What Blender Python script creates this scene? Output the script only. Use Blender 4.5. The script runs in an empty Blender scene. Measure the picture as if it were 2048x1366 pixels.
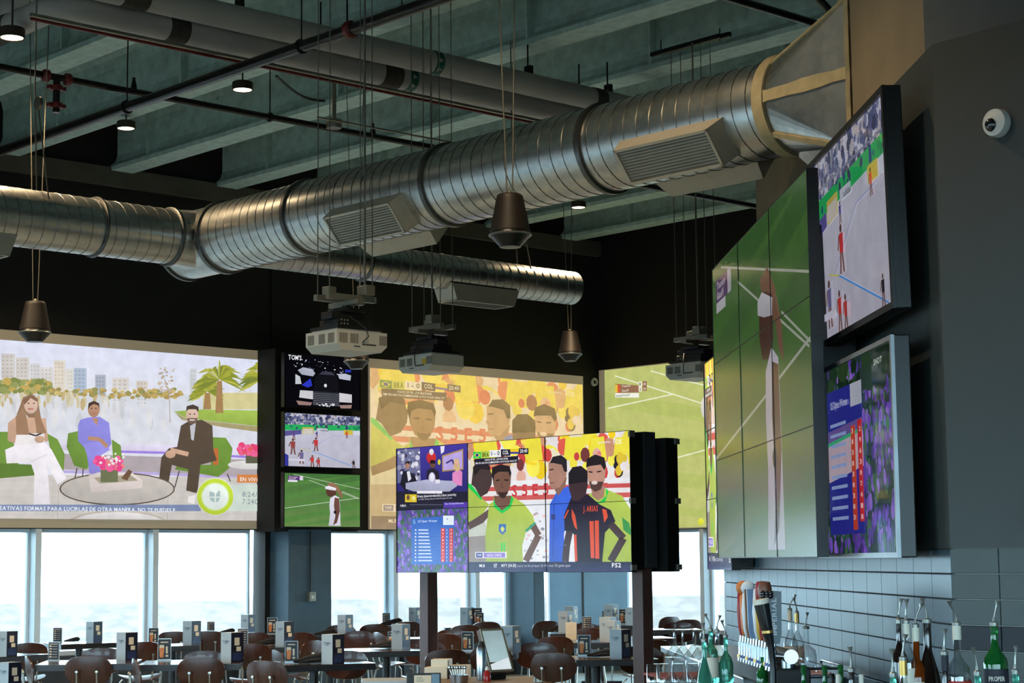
import bpy, bmesh, math, random
from mathutils import Vector, Matrix
from mathutils.geometry import tessellate_polygon
random.seed(7)
SC = bpy.context.scene
COL = SC.collection
PI = math.pi

# ------------------------------------------------------------------ camera
FPX, EYE = 3740.0, 1.67            # focal length in pixels of the 2048 px frame, eye height
_up = Vector((-.0098, 1, -437.7 / FPX)).normalized()
_fw = Vector((0, 0, -1)); _yw = (_fw - _up * _fw.dot(_up)).normalized(); _xw = _yw.cross(_up)
ROT = Matrix((_xw, _yw, _up))      # camera axes -> room axes (x right, y away, z up)
cam_d = bpy.data.cameras.new('camera'); cam = bpy.data.objects.new('camera', cam_d); COL.objects.link(cam)
cam_d.sensor_width = 36; cam_d.sensor_fit = 'HORIZONTAL'; cam_d.lens = FPX * 36 / 2048
cam_d.clip_start = .05; cam_d.clip_end = 2000
cam.matrix_world = Matrix.Translation((0, 0, EYE)) @ ROT.to_4x4()
SC.camera = cam

# ------------------------------------------------------------------ world: white hazy sky over pale land, seen from high up
W = bpy.data.worlds.new('sky'); SC.world = W; W.use_nodes = True
nt = W.node_tree; nt.nodes.clear()
def N(t, **k):
    n = nt.nodes.new(t)
    for a, b in k.items(): setattr(n, a, b)
    return n
tc = N('ShaderNodeTexCoord'); sep = N('ShaderNodeSeparateXYZ'); nt.links.new(tc.outputs['Generated'], sep.inputs[0])
mp = N('ShaderNodeMapping'); mp.inputs['Scale'].default_value = (90, 90, 230); nt.links.new(tc.outputs['Generated'], mp.inputs[0])
nz = N('ShaderNodeTexNoise'); nz.inputs['Scale'].default_value = 1.0; nz.inputs['Detail'].default_value = 5; nt.links.new(mp.outputs[0], nz.inputs['Vector'])
rp = N('ShaderNodeValToRGB'); rp.color_ramp.elements[0].position = .42; rp.color_ramp.elements[1].position = .56
rp.color_ramp.elements[0].color = (.066, .0745, .077, 1); rp.color_ramp.elements[1].color = (.082, .090, .094, 1); nt.links.new(nz.outputs[0], rp.inputs[0])
hz = N('ShaderNodeMapRange'); hz.inputs['From Min'].default_value = -.020; hz.inputs['From Max'].default_value = -.005; nt.links.new(sep.outputs['Z'], hz.inputs[0])
mx = N('ShaderNodeMix', data_type='RGBA'); nt.links.new(hz.outputs[0], mx.inputs[0]); nt.links.new(rp.outputs[0], mx.inputs[6])
mx.inputs[7].default_value = (.60, .86, 1.0, 1)
bg = N('ShaderNodeBackground'); bg.inputs[1].default_value = 14.0; nt.links.new(mx.outputs[2], bg.inputs[0])
wo = N('ShaderNodeOutputWorld'); nt.links.new(bg.outputs[0], wo.inputs[0])

vs = SC.view_settings; SC.display_settings.display_device = 'sRGB'
vs.view_transform = 'Standard'; vs.look = 'None'; vs.gamma = 1.0; vs.exposure = 0.0; vs.use_curve_mapping = False
SC.cycles.use_denoising = True
SC.cycles.max_bounces = 7; SC.cycles.diffuse_bounces = 4; SC.cycles.glossy_bounces = 3
SC.cycles.use_adaptive_sampling = True; SC.cycles.adaptive_threshold = .06; SC.cycles.adaptive_min_samples = 12
SC.cycles.transmission_bounces = 8; SC.cycles.transparent_max_bounces = 10
SC.cycles.caustics_reflective = False; SC.cycles.caustics_refractive = False
SC.cycles.sample_clamp_indirect = 6.0

# ------------------------------------------------------------------ room directions
def az(a): a = math.radians(a); return Vector((math.sin(a), math.cos(a)))
B = az(47.2)                         # the screen wall runs this way
Rr = Vector((B.y, -B.x))             # the other window wall runs this way (to the right, towards us)
A_ = az(-2.16)                       # the bar wall runs this way (away from us)
NB = Vector((B.y, -B.x)); CB = -19.668      # screen wall plane NB.p = CB
QC = 19.97                                  # other window wall plane B.p = QC
NA = Vector((A_.y, -A_.x))                  # bar wall plane NA.p = CA
def CAo(x0): return x0 * NA.x
CA = CAo(2.05)

def ray(x, y): return ROT @ Vector((x - 1024, 683 - y, -FPX))
def atz(x, y, z):
    d = ray(x, y); t = (z - EYE) / d.z; return Vector((d.x * t, d.y * t, z))
def atd(x, y, D):
    d = ray(x, y); t = D / d.y; return Vector((d.x * t, D, EYE + d.z * t))
def atp(x, y, n, c):
    d = ray(x, y); t = c / (n.x * d.x + n.y * d.y); return Vector((d.x * t, d.y * t, EYE + d.z * t))
def wB(s, out=0.0, z=0.0):           # point on / in front of the screen wall
    p = B * s + NB * (CB + out); return Vector((p.x, p.y, z))
def wC(s, out=0.0, z=0.0):
    p = Rr * s + B * (QC - out); return Vector((p.x, p.y, z))
def wA(s, out=0.0, z=0.0):           # s grows away from the camera along the bar wall
    p = A_ * s + NA * (CA - out); return Vector((p.x, p.y, z))
YB = math.atan2(B.y, B.x); YC = math.atan2(Rr.y, Rr.x); YA = math.atan2(-A_.y, -A_.x)

# daylight enters through the two window strips: portals help the renderer to sample the sky there
def portal(name, c, w, h, inward):
    l = bpy.data.lights.new(name, 'AREA'); l.shape = 'RECTANGLE'; l.size = w; l.size_y = h; l.energy = 1
    l.cycles.is_portal = True
    o = bpy.data.objects.new(name, l); COL.objects.link(o); o.location = c
    o.rotation_euler = Vector((inward.x, inward.y, 0)).to_track_quat('-Z', 'Y').to_euler()
portal('window_portal_screen_wall', wB(7.0, -.45, 1.1), 25.6, 2.0, NB)
portal('window_portal_back', Vector((-4.05, -7.3, 2.0)), 27.4, 2.8, Vector((0, 1)))
portal('window_portal_far_left', Vector((-18.1, 1.6, 2.0)), 17.2, 2.8, Vector((1, 0)))
portal('window_portal_side_wall', wC(-15.2, -.45, 1.1), 9.4, 2.0, -B)

# ------------------------------------------------------------------ helpers
def lin(c):
    c = c / 255.0
    return c / 12.92 if c <= .04045 else ((c + .055) / 1.055) ** 2.4
def rgb(*c): return tuple(lin(v) for v in c)
MATS = {}
def mat(name, col, rough=.6, metal=0.0, var=.12, scale=6.0, bump=0.0, spec=.5, emit=None, es=0.0, trans=0.0, coat=0.0, stretch=None, alpha=None):
    if name in MATS: return MATS[name]
    m = bpy.data.materials.new(name); m.use_nodes = True; t = m.node_tree; p = t.nodes['Principled BSDF']
    p.inputs['Base Color'].default_value = (*col, 1); p.inputs['Roughness'].default_value = rough; p.inputs['Metallic'].default_value = metal
    p.inputs['Specular IOR Level'].default_value = spec
    if trans: p.inputs['Transmission Weight'].default_value = trans; p.inputs['IOR'].default_value = 1.45
    if coat: p.inputs['Coat Weight'].default_value = coat; p.inputs['Coat Roughness'].default_value = .08
    if alpha is not None: p.inputs['Alpha'].default_value = alpha
    if emit: p.inputs['Emission Color'].default_value = (*emit, 1); p.inputs['Emission Strength'].default_value = es
    if var or bump:
        c = t.nodes.new('ShaderNodeTexCoord'); mpn = t.nodes.new('ShaderNodeMapping'); t.links.new(c.outputs['Object'], mpn.inputs[0])
        if stretch: mpn.inputs['Scale'].default_value = stretch
        n = t.nodes.new('ShaderNodeTexNoise'); n.inputs['Scale'].default_value = scale; n.inputs['Detail'].default_value = 4
        t.links.new(mpn.outputs[0], n.inputs['Vector'])
        if var:
            r = t.nodes.new('ShaderNodeValToRGB'); r.color_ramp.elements[0].position = .3; r.color_ramp.elements[1].position = .7
            r.color_ramp.elements[0].color = (*[max(0, v * (1 - var)) for v in col], 1); r.color_ramp.elements[1].color = (*[min(1, v * (1 + var)) for v in col], 1)
            t.links.new(n.outputs[0], r.inputs[0]); t.links.new(r.outputs[0], p.inputs['Base Color'])
        if bump:
            bn = t.nodes.new('ShaderNodeBump'); bn.inputs['Strength'].default_value = bump; bn.inputs['Distance'].default_value = .01
            t.links.new(n.outputs[0], bn.inputs['Height']); t.links.new(bn.outputs[0], p.inputs['Normal'])
    MATS[name] = m; return m

class MB:
    def __init__(s): s.v = []; s.f = []; s.sm = []
    def add(s, vs, fs, smooth=False, M=None):
        k = len(s.v); s.v += [tuple(M @ Vector(v)) if M else tuple(v) for v in vs]
        s.f += [tuple(i + k for i in f) for f in fs]; s.sm += [smooth] * len(fs); return s
    def box(s, x0, x1, y0, y1, z0, z1, M=None, bev=0):
        if bev:
            bm = bmesh.new(); bmesh.ops.create_cube(bm, size=1)
            for v in bm.verts: v.co = ((x0 + x1) / 2 + v.co.x * (x1 - x0), (y0 + y1) / 2 + v.co.y * (y1 - y0), (z0 + z1) / 2 + v.co.z * (z1 - z0))
            bmesh.ops.bevel(bm, geom=list(bm.edges), offset=bev, segments=2, profile=.6, affect='EDGES')
            bm.verts.index_update(); s.add([v.co.copy() for v in bm.verts], [[v.index for v in f.verts] for f in bm.faces], False, M); bm.free(); return s
        v = [(x0, y0, z0), (x1, y0, z0), (x1, y1, z0), (x0, y1, z0), (x0, y0, z1), (x1, y0, z1), (x1, y1, z1), (x0, y1, z1)]
        return s.add(v, [(0, 3, 2, 1), (4, 5, 6, 7), (0, 1, 5, 4), (1, 2, 6, 5), (2, 3, 7, 6), (3, 0, 4, 7)], False, M)
    def tube(s, pts, r, n=8, cap=True, M=None):
        pts = [Vector(p) for p in pts]; rs = r if isinstance(r, (list, tuple)) else [r] * len(pts)
        vs = []; fs = []; ref = None
        for i, p in enumerate(pts):
            a = pts[max(0, i - 1)]; b = pts[min(len(pts) - 1, i + 1)]; d = (b - a).normalized()
            if ref is None: ref = Vector((0, 0, 1)) if abs(d.z) < .9 else Vector((1, 0, 0))
            u = (ref - d * ref.dot(d)).normalized(); w = d.cross(u); ref = u
            for k in range(n):
                t = 2 * PI * k / n; vs.append(p + (u * math.cos(t) + w * math.sin(t)) * rs[i])
        for i in range(len(pts) - 1):
            for k in range(n):
                fs.append((i * n + k, i * n + (k + 1) % n, (i + 1) * n + (k + 1) % n, (i + 1) * n + k))
        s.add(vs, fs, True, M)
        if cap:
            s.add(vs[:n], [tuple(range(n - 1, -1, -1))], False, M); s.add(vs[-n:], [tuple(range(n))], False, M)
        return s
    def lathe(s, prof, n=20, M=None, smooth=True):       # prof: (r, z) pairs
        vs = []; fs = []
        for r, z in prof:
            for k in range(n):
                t = 2 * PI * k / n; vs.append((r * math.cos(t), r * math.sin(t), z))
        for i in range(len(prof) - 1):
            for k in range(n):
                fs.append((i * n + k, i * n + (k + 1) % n, (i + 1) * n + (k + 1) % n, (i + 1) * n + k))
        s.add(vs, fs, smooth, M)
        if prof[0][0] > 1e-4: s.add(vs[:n], [tuple(range(n - 1, -1, -1))], False, M)
        if prof[-1][0] > 1e-4: s.add(vs[-n:], [tuple(range(n))], False, M)
        return s
    def prism(s, poly, a, b, axis='Y', M=None):          # poly in the plane across AXIS, extruded a..b
        n = len(poly)
        def P(u, v, w): return {'Y': (u, w, v), 'Z': (u, v, w), 'X': (w, u, v)}[axis]
        vs = [P(u, v, a) for u, v in poly] + [P(u, v, b) for u, v in poly]
        fs = [tuple(range(n)), tuple(range(2 * n - 1, n - 1, -1))] + [(i, i + n, (i + 1) % n + n, (i + 1) % n) for i in range(n)]
        return s.add(vs, fs, False, M)
    def ball(s, c, r, n=10, m=6, sc=(1, 1, 1), M=None):
        T = Matrix.Translation(c) @ Matrix.Diagonal((*sc, 1)); T = M @ T if M else T
        return s.lathe([(r * math.sin(PI * i / m), -r * math.cos(PI * i / m)) for i in range(m + 1)], n, T)
    def mesh(s, name, m, angle=40):
        me = bpy.data.meshes.new(name); me.from_pydata(s.v, [], s.f)
        bm = bmesh.new(); bm.from_mesh(me); bmesh.ops.remove_doubles(bm, verts=bm.verts, dist=1e-5); bmesh.ops.recalc_face_normals(bm, faces=bm.faces)
        bm.to_mesh(me); bm.free()
        if any(s.sm):
            me.polygons.foreach_set('use_smooth', [True] * len(me.polygons)); me.set_sharp_from_angle(angle=math.radians(angle))
        if m: me.materials.append(m)
        return me
    def obj(s, name, m, parent=None, loc=None, yaw=None): return link(name, s.mesh(name, m), parent, loc, yaw)

def link(name, me, parent=None, loc=None, yaw=None):
    o = bpy.data.objects.new(name, me); COL.objects.link(o)
    if parent: o.parent = parent
    if loc is not None: o.location = loc
    if yaw is not None: o.rotation_euler = (0, 0, yaw)
    return o
def tag(o, label, cat, group=None, kind=None):
    if label: o['label'] = label
    if cat: o['category'] = cat
    if group: o['group'] = group
    if kind: o['kind'] = kind
    return o
def thing(name, label, cat, loc=(0, 0, 0), yaw=0.0, group=None):
    o = bpy.data.objects.new(name, None); COL.objects.link(o); o.location = loc; o.rotation_euler = (0, 0, yaw)
    o.empty_display_size = .1
    return tag(o, label, cat, group)
def dup(o, loc, yaw, label, parent=None):
    r = o.copy(); COL.objects.link(r); r.location = loc; r.rotation_euler = (0, 0, yaw)
    if label: r['label'] = label
    for ch in list(o.children):
        c = ch.copy(); COL.objects.link(c); c.parent = r
        for g in ch.children:
            d = g.copy(); COL.objects.link(d); d.parent = c
    return r
def struct(o): o['kind'] = 'structure'; return o

# flat lettering: one cached outline mesh per character of the built-in font
CHARS = "ABCDEFGHIJKLMNOPQRSTUVWXYZabcdefghijklmnopqrstuvwxyz0123456789-:./()',&!@"
GL = {}
def _glyphs():
    tmp = []
    for ch in CHARS:
        cu = bpy.data.curves.new('g', 'FONT'); cu.body = ch; cu.size = 1; cu.offset = .018; cu.resolution_u = 2; cu.fill_mode = 'FRONT'
        o = bpy.data.objects.new('g', cu); COL.objects.link(o); tmp.append((ch, o, cu))
    bpy.context.view_layer.update(); dg = bpy.context.evaluated_depsgraph_get()
    for ch, o, cu in tmp:
        me = bpy.data.meshes.new_from_object(o.evaluated_get(dg))
        vs = [(v.co.x, v.co.y) for v in me.vertices]; fs = [tuple(p.vertices) for p in me.polygons]
        x0 = min(v[0] for v in vs); x1 = max(v[0] for v in vs)
        GL[ch] = ([(v[0] - x0, v[1]) for v in vs], fs, x1 - x0); bpy.data.meshes.remove(me)
    for ch, o, cu in tmp: bpy.data.objects.remove(o); bpy.data.curves.remove(cu)
_glyphs()
def text_polys(s, size, gap=.09):
    out = []; x = 0.0
    for ch in s:
        if ch not in GL: x += .3 * size; continue
        vs, fs, w = GL[ch]; out.append(([(x + vx * size, vy * size) for vx, vy in vs], fs)); x += (w + gap) * size
    return out, max(0, x - gap * size)
def lettering(name, s, size, m, parent, M, align=.5, width=None):
    """flat letters in the local XZ plane of M, base line at 0, facing -Y"""
    ps, w = text_polys(s, size); k = (width / w) if width else 1.0; mb = MB()
    for vs, fs in ps: mb.add([((x - w * align) * k, 0, y) for x, y in vs], fs, False, M)
    me = bpy.data.meshes.new(name); me.from_pydata(mb.v, [], mb.f); me.materials.append(m)
    return link(name, me, parent)

# pictures on screens: flat coloured shapes on the screen plane
class Pic:
    STEP = .00012
    def __init__(s, w, h, conv=None): s.w = w; s.h = h; s.v = []; s.f = []; s.c = []; s.k = 1; s.conv = conv; s.bump = True
    def m(s, x, y):                     # -> metres right, metres up from the lower left corner
        u, v = s.conv(x, y) if s.conv else (x, y)
        return min(max(u, 0), 1) * s.w, (1 - min(max(v, 0), 1)) * s.h
    def shape(s, pts, col, raw=False, cols=None):
        q = [p if raw else s.m(*p) for p in pts]
        if len(q) < 3: return
        k = len(s.v); s.v += [(x, -s.k * s.STEP, y) for x, y in q]
        tris = tessellate_polygon([[Vector((x, y, 0)) for x, y in q]])
        cc = cols or [rgb(*col)] * len(q)
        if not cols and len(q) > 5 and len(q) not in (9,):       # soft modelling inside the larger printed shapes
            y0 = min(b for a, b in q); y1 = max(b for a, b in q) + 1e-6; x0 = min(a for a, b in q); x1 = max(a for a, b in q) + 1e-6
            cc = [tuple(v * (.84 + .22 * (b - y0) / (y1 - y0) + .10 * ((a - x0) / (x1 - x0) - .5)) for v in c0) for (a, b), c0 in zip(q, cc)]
        for t in tris: s.f.append(tuple(i + k for i in t)); s.c.append([cc[i] for i in t])
        if s.bump: s.k += 1
    def rect(s, x0, y0, x1, y1, col): s.shape([(x0, y0), (x1, y0), (x1, y1), (x0, y1)], col)
    def grad(s, x0, y0, x1, y1, top, bot): s.shape([(x0, y0), (x1, y0), (x1, y1), (x0, y1)], None, cols=[rgb(*top)] * 2 + [rgb(*bot)] * 2)
    def ell(s, x, y, rx, ry, col, n=16, a0=0, a1=360):
        s.shape([(x + rx * math.cos(math.radians(a0 + (a1 - a0) * i / n)), y + ry * math.sin(math.radians(a0 + (a1 - a0) * i / n))) for i in range(n if a1 - a0 == 360 else n + 1)], col)
    def line(s, pts, wd, col):
        for (x0, y0), (x1, y1) in zip(pts, pts[1:]):
            L = math.hypot(x1 - x0, y1 - y0) or 1; nx, ny = -(y1 - y0) / L * wd / 2, (x1 - x0) / L * wd / 2
            s.bump = False; s.shape([(x0 + nx, y0 + ny), (x1 + nx, y1 + ny), (x1 - nx, y1 - ny), (x0 - nx, y0 - ny)], col); s.bump = True
        s.k += 1
    def text(s, x, y, t, hgt, col, width=None, align=0.0):
        """base line of the text starts at (x, y); hgt and width in the picture's own drawing units"""
        X, Y = s.m(x, y); _, Y2 = s.m(x, y - hgt); size = abs(Y2 - Y) / .70
        ps, w = text_polys(t, size); kx = 1.0
        if width: kx = abs(s.m(x + width, y)[0] - X) / max(w, 1e-6)
        s.bump = False; c = rgb(*col)
        for vs, fs in ps:
            k = len(s.v); s.v += [(min(max(X + (a - w * align) * kx, 0), s.w), -s.k * s.STEP, min(max(Y + b, 0), s.h)) for a, b in vs]
            for f in fs: s.f.append(tuple(i + k for i in f)); s.c.append([c] * len(f))
        s.bump = True; s.k += 1
    def blobs(s, n, box, cols, r, ratio=1.0, seed=1):
        rd = random.Random(seed); k0 = s.k; s.bump = False
        for i in range(n):
            s.k = k0 + i % 12; x = rd.uniform(box[0], box[2]); y = rd.uniform(box[1], box[3]); q = rd.uniform(.5, 1.2) * r
            s.ell(x, y, q, q * ratio, rd.choice(cols), 9)
        s.bump = True; s.k = k0 + 13
    def obj(s, name, m, parent, M=None):
        me = bpy.data.meshes.new(name); me.from_pydata(s.v, [], s.f); me.materials.append(m)
        ca = me.color_attributes.new('picture', 'FLOAT_COLOR', 'CORNER')
        flat = []
        for cs in s.c:
            for c in cs: flat += [*c, 1.0]
        ca.data.foreach_set('color', flat)
        o = link(name, me, parent)
        if M: o.matrix_local = M
        return o
def screen_mat(name, strength, base, rough, spec=.5, coat=0.0):
    m = mat(name, base, rough, 0, 0, spec=spec, coat=coat); t = m.node_tree; p = t.nodes['Principled BSDF']
    a = t.nodes.new('ShaderNodeVertexColor'); a.layer_name = 'picture'
    c = t.nodes.new('ShaderNodeTexCoord'); n = t.nodes.new('ShaderNodeTexNoise'); n.inputs['Scale'].default_value = 7; n.inputs['Detail'].default_value = 5
    t.links.new(c.outputs['Object'], n.inputs['Vector']); r = t.nodes.new('ShaderNodeMapRange'); r.inputs['From Min'].default_value = .3; r.inputs['From Max'].default_value = .7
    r.inputs['To Min'].default_value = .90; r.inputs['To Max'].default_value = 1.06; t.links.new(n.outputs[0], r.inputs[0])
    x = t.nodes.new('ShaderNodeVectorMath'); x.operation = 'SCALE'; t.links.new(a.outputs['Color'], x.inputs[0]); t.links.new(r.outputs[0], x.inputs['Scale'])
    t.links.new(x.outputs[0], p.inputs['Emission Color']); p.inputs['Emission Strength'].default_value = strength
    m.cycles.emission_sampling = 'NONE'
    return m
# ------------------------------------------------------------------ structure materials
m_black = mat('black_wall_paint', rgb(17, 16, 15), .75, var=.25, scale=3)
m_slate = mat('slate_grey_paint', rgb(50, 58, 58), .55, var=.06, scale=2, bump=.05)
m_floor = mat('polished_concrete_floor', rgb(156, 166, 164), .4, var=.1, scale=2)  # unseen floor, coloured pale and teal to bounce daylight onto the ceiling
m_ceil = mat('ceiling_deck_paint', rgb(126, 134, 130), .8, var=.12, scale=2)
m_fire = mat('sprayed_fireproofing', rgb(186, 210, 204), .85, var=.16, scale=9, bump=.35)  # teal daylight tint put into the base colour
m_tan = mat('tan_plaster', rgb(140, 124, 98), .8, var=.1, scale=3)
m_grout = mat('dark_grout', rgb(52, 42, 38), .8)
m_tile = mat('grey_glazed_tile', rgb(46, 68, 80), .34, var=.16, scale=5, spec=.45, stretch=(1, 1, .25))
m_tile2 = mat('navy_glazed_tile', rgb(14, 18, 28), .4, var=.2, scale=5, spec=.25)
m_mull = mat('white_window_frame', rgb(222, 230, 236), .45, var=.03)
m_col = mat('blue_grey_column_paint', rgb(72, 94, 108), .7, var=.1, scale=4, bump=.1)
m_steel = mat('dark_steel', rgb(34, 34, 36), .45, .6, var=.2)
m_sill = mat('sill_board', rgb(60, 64, 70), .5)
def glass_mat():
    m = bpy.data.materials.new('window_glass'); m.use_nodes = True; t = m.node_tree; t.nodes.clear()
    tr = t.nodes.new('ShaderNodeBsdfTransparent'); tr.inputs[0].default_value = (.93, .98, 1, 1)
    gl = t.nodes.new('ShaderNodeBsdfGlossy'); gl.inputs['Roughness'].default_value = .02
    fr = t.nodes.new('ShaderNodeFresnel'); fr.inputs[0].default_value = 1.4
    mxs = t.nodes.new('ShaderNodeMixShader'); out = t.nodes.new('ShaderNodeOutputMaterial')
    t.links.new(fr.outputs[0], mxs.inputs[0]); t.links.new(tr.outputs[0], mxs.inputs[1]); t.links.new(gl.outputs[0], mxs.inputs[2]); t.links.new(mxs.outputs[0], out.inputs[0])
    return m
m_glass = glass_mat()

# room outline (counter-clockwise), floor and ceiling follow it
SB0, SC1 = -6.0, -10.4
HEAD, SILL, TOP = 2.085, .62, 7.12
outline = [(9.5, -7), (9.5, wC(SC1).y), tuple(wC(SC1)[:2]), tuple(wB(19.97)[:2]), tuple(wB(SB0)[:2]), (-17.8, -7)]
def slab(name, z0, z1, m):
    return struct(MB().prism([(x, y) for x, y in outline], z0, z1, 'Z').obj(name, m))
FLOOR = .07
slab('floor', -.2, FLOOR, m_floor)
ceiling = slab('ceiling', TOP, TOP + .2, m_ceil)

def wall_run(name, P, yaw, s0, s1, z0, z1, m, th=.2, parent=None):
    """wall between s0 and s1 of a wall frame; P maps s -> point, local x along the wall, y into the wall"""
    o = MB().box(0, abs(s1 - s0), 0, th, z0, z1).obj(name, m, None, P, yaw); return struct(o)
wl = wall_run('wall_left', wB(SB0), YB, SB0, 20.2, HEAD, TOP, m_black)
wr = wall_run('wall_right', wC(-19.66), YC, -19.66, SC1, HEAD, TOP, m_black)
struct(MB().box(0, 25.97, 0, .35, 0, SILL).obj('wall_left_low', m_sill, None, wB(SB0), YB)).name = 'wall_left_sill'
struct(MB().box(0, 9.26, 0, .35, 0, SILL).obj('wall_right_sill', m_sill, None, wC(-19.66), YC))
struct(MB().box(9.5, 9.7, -7, wC(SC1).y, 0, TOP).obj('wall_far_right', m_black))
struct(MB().box(wC(SC1).x, 9.7, wC(SC1).y, wC(SC1).y + .2, 0, TOP).obj('wall_right_return', m_black))
# unseen glass front added behind and beside the camera, taller, for its daylight
struct(MB().box(-17.8, 9.7, -7.2, -7, 3.4, TOP).obj('wall_back', m_slate))
struct(MB().box(-17.8, 9.7, -7.2, -7, 0, SILL).obj('wall_back_sill', m_sill))
struct(MB().box(-18, -17.8, -7, wB(SB0).y, 3.4, TOP).obj('wall_far_left', m_black))
struct(MB().box(-18, -17.8, -7, wB(SB0).y, 0, SILL).obj('wall_far_left_sill', m_sill))

# windows: one per bay, mullion posts between them
def window(n, P0, yaw, w):
    o = struct(thing('window_%d' % n, None, None, P0, yaw))
    MB().box(0.02, w - .02, .16, .168, SILL, HEAD).obj('glass_pane', m_glass, o)
    fr = MB()
    fr.box(-.038, .038, -.02, .30, SILL, HEAD)                       # mullion post
    fr.obj('mullion', m_mull, o)
    f2 = MB(); f2.box(.055, w - .055, .10, .2, SILL, SILL + .05); f2.box(.055, w - .055, .10, .2, HEAD - .04, HEAD); f2.box(.038, .062, .13, .2, SILL, HEAD); f2.box(w - .062, w - .038, .13, .2, SILL, HEAD)
    f2.obj('window_frame', m_mull, o)
    return o
nwin = 0
edges = [10.72 - 1.555 * k for k in range(10, 0, -1)] + [10.72, 12.29, 13.80]
for s0, s1 in zip(edges, edges[1:]): nwin += 1; window(nwin, wB(s0), YB, s1 - s0)
for s0, s1 in ((14.62, 16.03), (16.03, 17.5), (17.5, 18.23), (18.43, 19.1)): nwin += 1; window(nwin, wB(s0), YB, s1 - s0)
def big_window(n, P0, yaw, w):  # unseen camera-side bay, added with the glass front for daylight
    o = struct(thing('window_%d' % n, None, None, P0, yaw))
    MB().box(.05, w - .05, .08, .088, SILL, 3.4).obj('glass_pane', m_glass, o)
    MB().box(-.06, .06, 0, .18, SILL, 3.4).obj('mullion', m_mull, o)
for k in range(8): nwin += 1; big_window(nwin, (-17.8 + 3.4 * k, -7, 0), 0, 3.4)
for k in range(5): nwin += 1; big_window(nwin, (-17.8, -7 + 3.46 * k, 0), PI / 2, 3.46)
ce = [-19.32, -17.66, -16.1, -14.55, -13.0, -11.45, -10.4]
for s0, s1 in zip(ce, ce[1:]): nwin += 1; window(nwin, wC(s0), YC, s1 - s0)

# columns between the window bays
def column(name, P, yaw, w, out, z1):
    o = MB().box(0, w, -out, .2, 0, z1, bev=.01).obj(name, m_col, None, P, yaw); return struct(o)
column('trim_1', wB(13.95), YB, .67, .45, HEAD)
column('trim_2', wB(18.23), YB, .20, .39, HEAD)
column('trim_3', wB(19.04), YB, .93, .54, HEAD).data.materials[0] = mat('pale_blue_panel_paint', rgb(104, 134, 152), .65, var=.08, scale=4)
struct(MB().box(-.012, .012, -.556, -.53, 0, HEAD).obj('trim_7', m_black, None, wB(19.04), YB))
struct(MB().box(0, .075, -.06, .2, SILL, HEAD).obj('trim_6', m_black, None, wB(13.865), YB))
# black upright beside the screens and ledger beam under the roof
struct(MB().box(0, 26, -.10, 0, 6.22, 6.44).obj('trim_4', mat('ledger_beam_grey', rgb(82, 78, 70), .7, var=.15, scale=4), None, wB(SB0), YB))
struct(MB().box(0, .04, -.02, 0, HEAD, 6.2).obj('trim_5', m_black, None, wB(13.98), YB))

# roof beams under the deck, all alike, running from the screen wall towards the bar
def ibeam():
    mb = MB(); L = 23.0; f, w, t = .15, .022, .05
    prof = [(-f, 0), (f, 0), (f, t), (w + .05, t + .07), (w + .02, .20), (w + .02, .52), (w + .05, .62), (f, .67), (f, .72), (-f, .72), (-f, .67), (-w - .05, .62), (-w - .02, .52), (-w - .02, .20), (-w - .05, t + .07), (-f, t)]
    n = len(prof)
    vs = [(0, a, b) for a, b in prof] + [(L, a, b) for a, b in prof]
    mb.add(vs, [tuple(range(n)), tuple(range(2 * n - 1, n - 1, -1))] + [(i, (i + 1) % n, (i + 1) % n + n, i + n) for i in range(n)])
    return mb.mesh('beam', m_fire)
def stiff():
    mb = MB(); mb.prism([(-.13, .06), (.13, .06), (.13, .66), (-.13, .66)], -.012, .012, 'X'); return mb.mesh('stiffener', m_fire)
bme, sme = ibeam(), stiff()
for k in range(11):
    q = 19.30 - 1.52 * k
    p = Rr * -19.62 + B * q
    o = link('beam', bme, ceiling, (p.x, p.y, 6.40), YC)
    for x in (1.1, 4.2, 7.6, 11.2):
        link('stiffener', sme, o, (x + .35 * math.sin(k * 2.1 + x), 0, 0))

# bar wall: grey painted above, glazed tile below, tan wall and duct end over it
S0, S1 = 7.535, 13.70
struct(MB().box(0, S1 - S0, 0, .12, 1.70, 3.79).obj('wall_bar_upper', m_slate, None, wA(S1), YA))
wbt = struct(MB().box(0, S1 - S0, .012, .12, 0, 1.70).obj('wall_bar_tiled', m_grout, None, wA(S1), YA))
struct(MB().box(0, 9.62 - 8.02, .10, .28, 3.5, TOP).obj('wall_bar_top', m_tan, None, wA(9.62), YA))
struct(MB().box(0, 12.5 - 9.62, .10, .28, 3.5, 4.3).obj('wall_bar_top_low', m_tan, None, wA(12.5), YA))
struct(MB().box(0, .10, .12, 2.2, 0, 3.79).obj('wall_bar_end', m_slate, None, wA(S1), YA))
TW, TH = .3048, .1016
def tile_mesh(w, h):
    g = .004; mb = MB(); mb.box(g / 2, w - g / 2, 0, .02, g / 2, h - g / 2, bev=.0022); return mb
tme = tile_mesh(TW, TH).mesh('tile', m_tile); tme2 = tile_mesh(TW, TH).mesh('tile', m_tile2)
ncol = int((S1 - S0) / TW)
rem = (S1 - S0) - ncol * TW
tmr = tile_mesh(rem, TH).mesh('tile', m_tile)
rows = 8
for r in range(rows):
    for c in range(ncol):
        link('tile', tme, wbt, (S1 - S0 - (c + 1) * TW, 0, 1.70 - (r + 1) * TH))
    link('tile', tmr, wbt, (0, 0, 1.70 - (r + 1) * TH))
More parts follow.
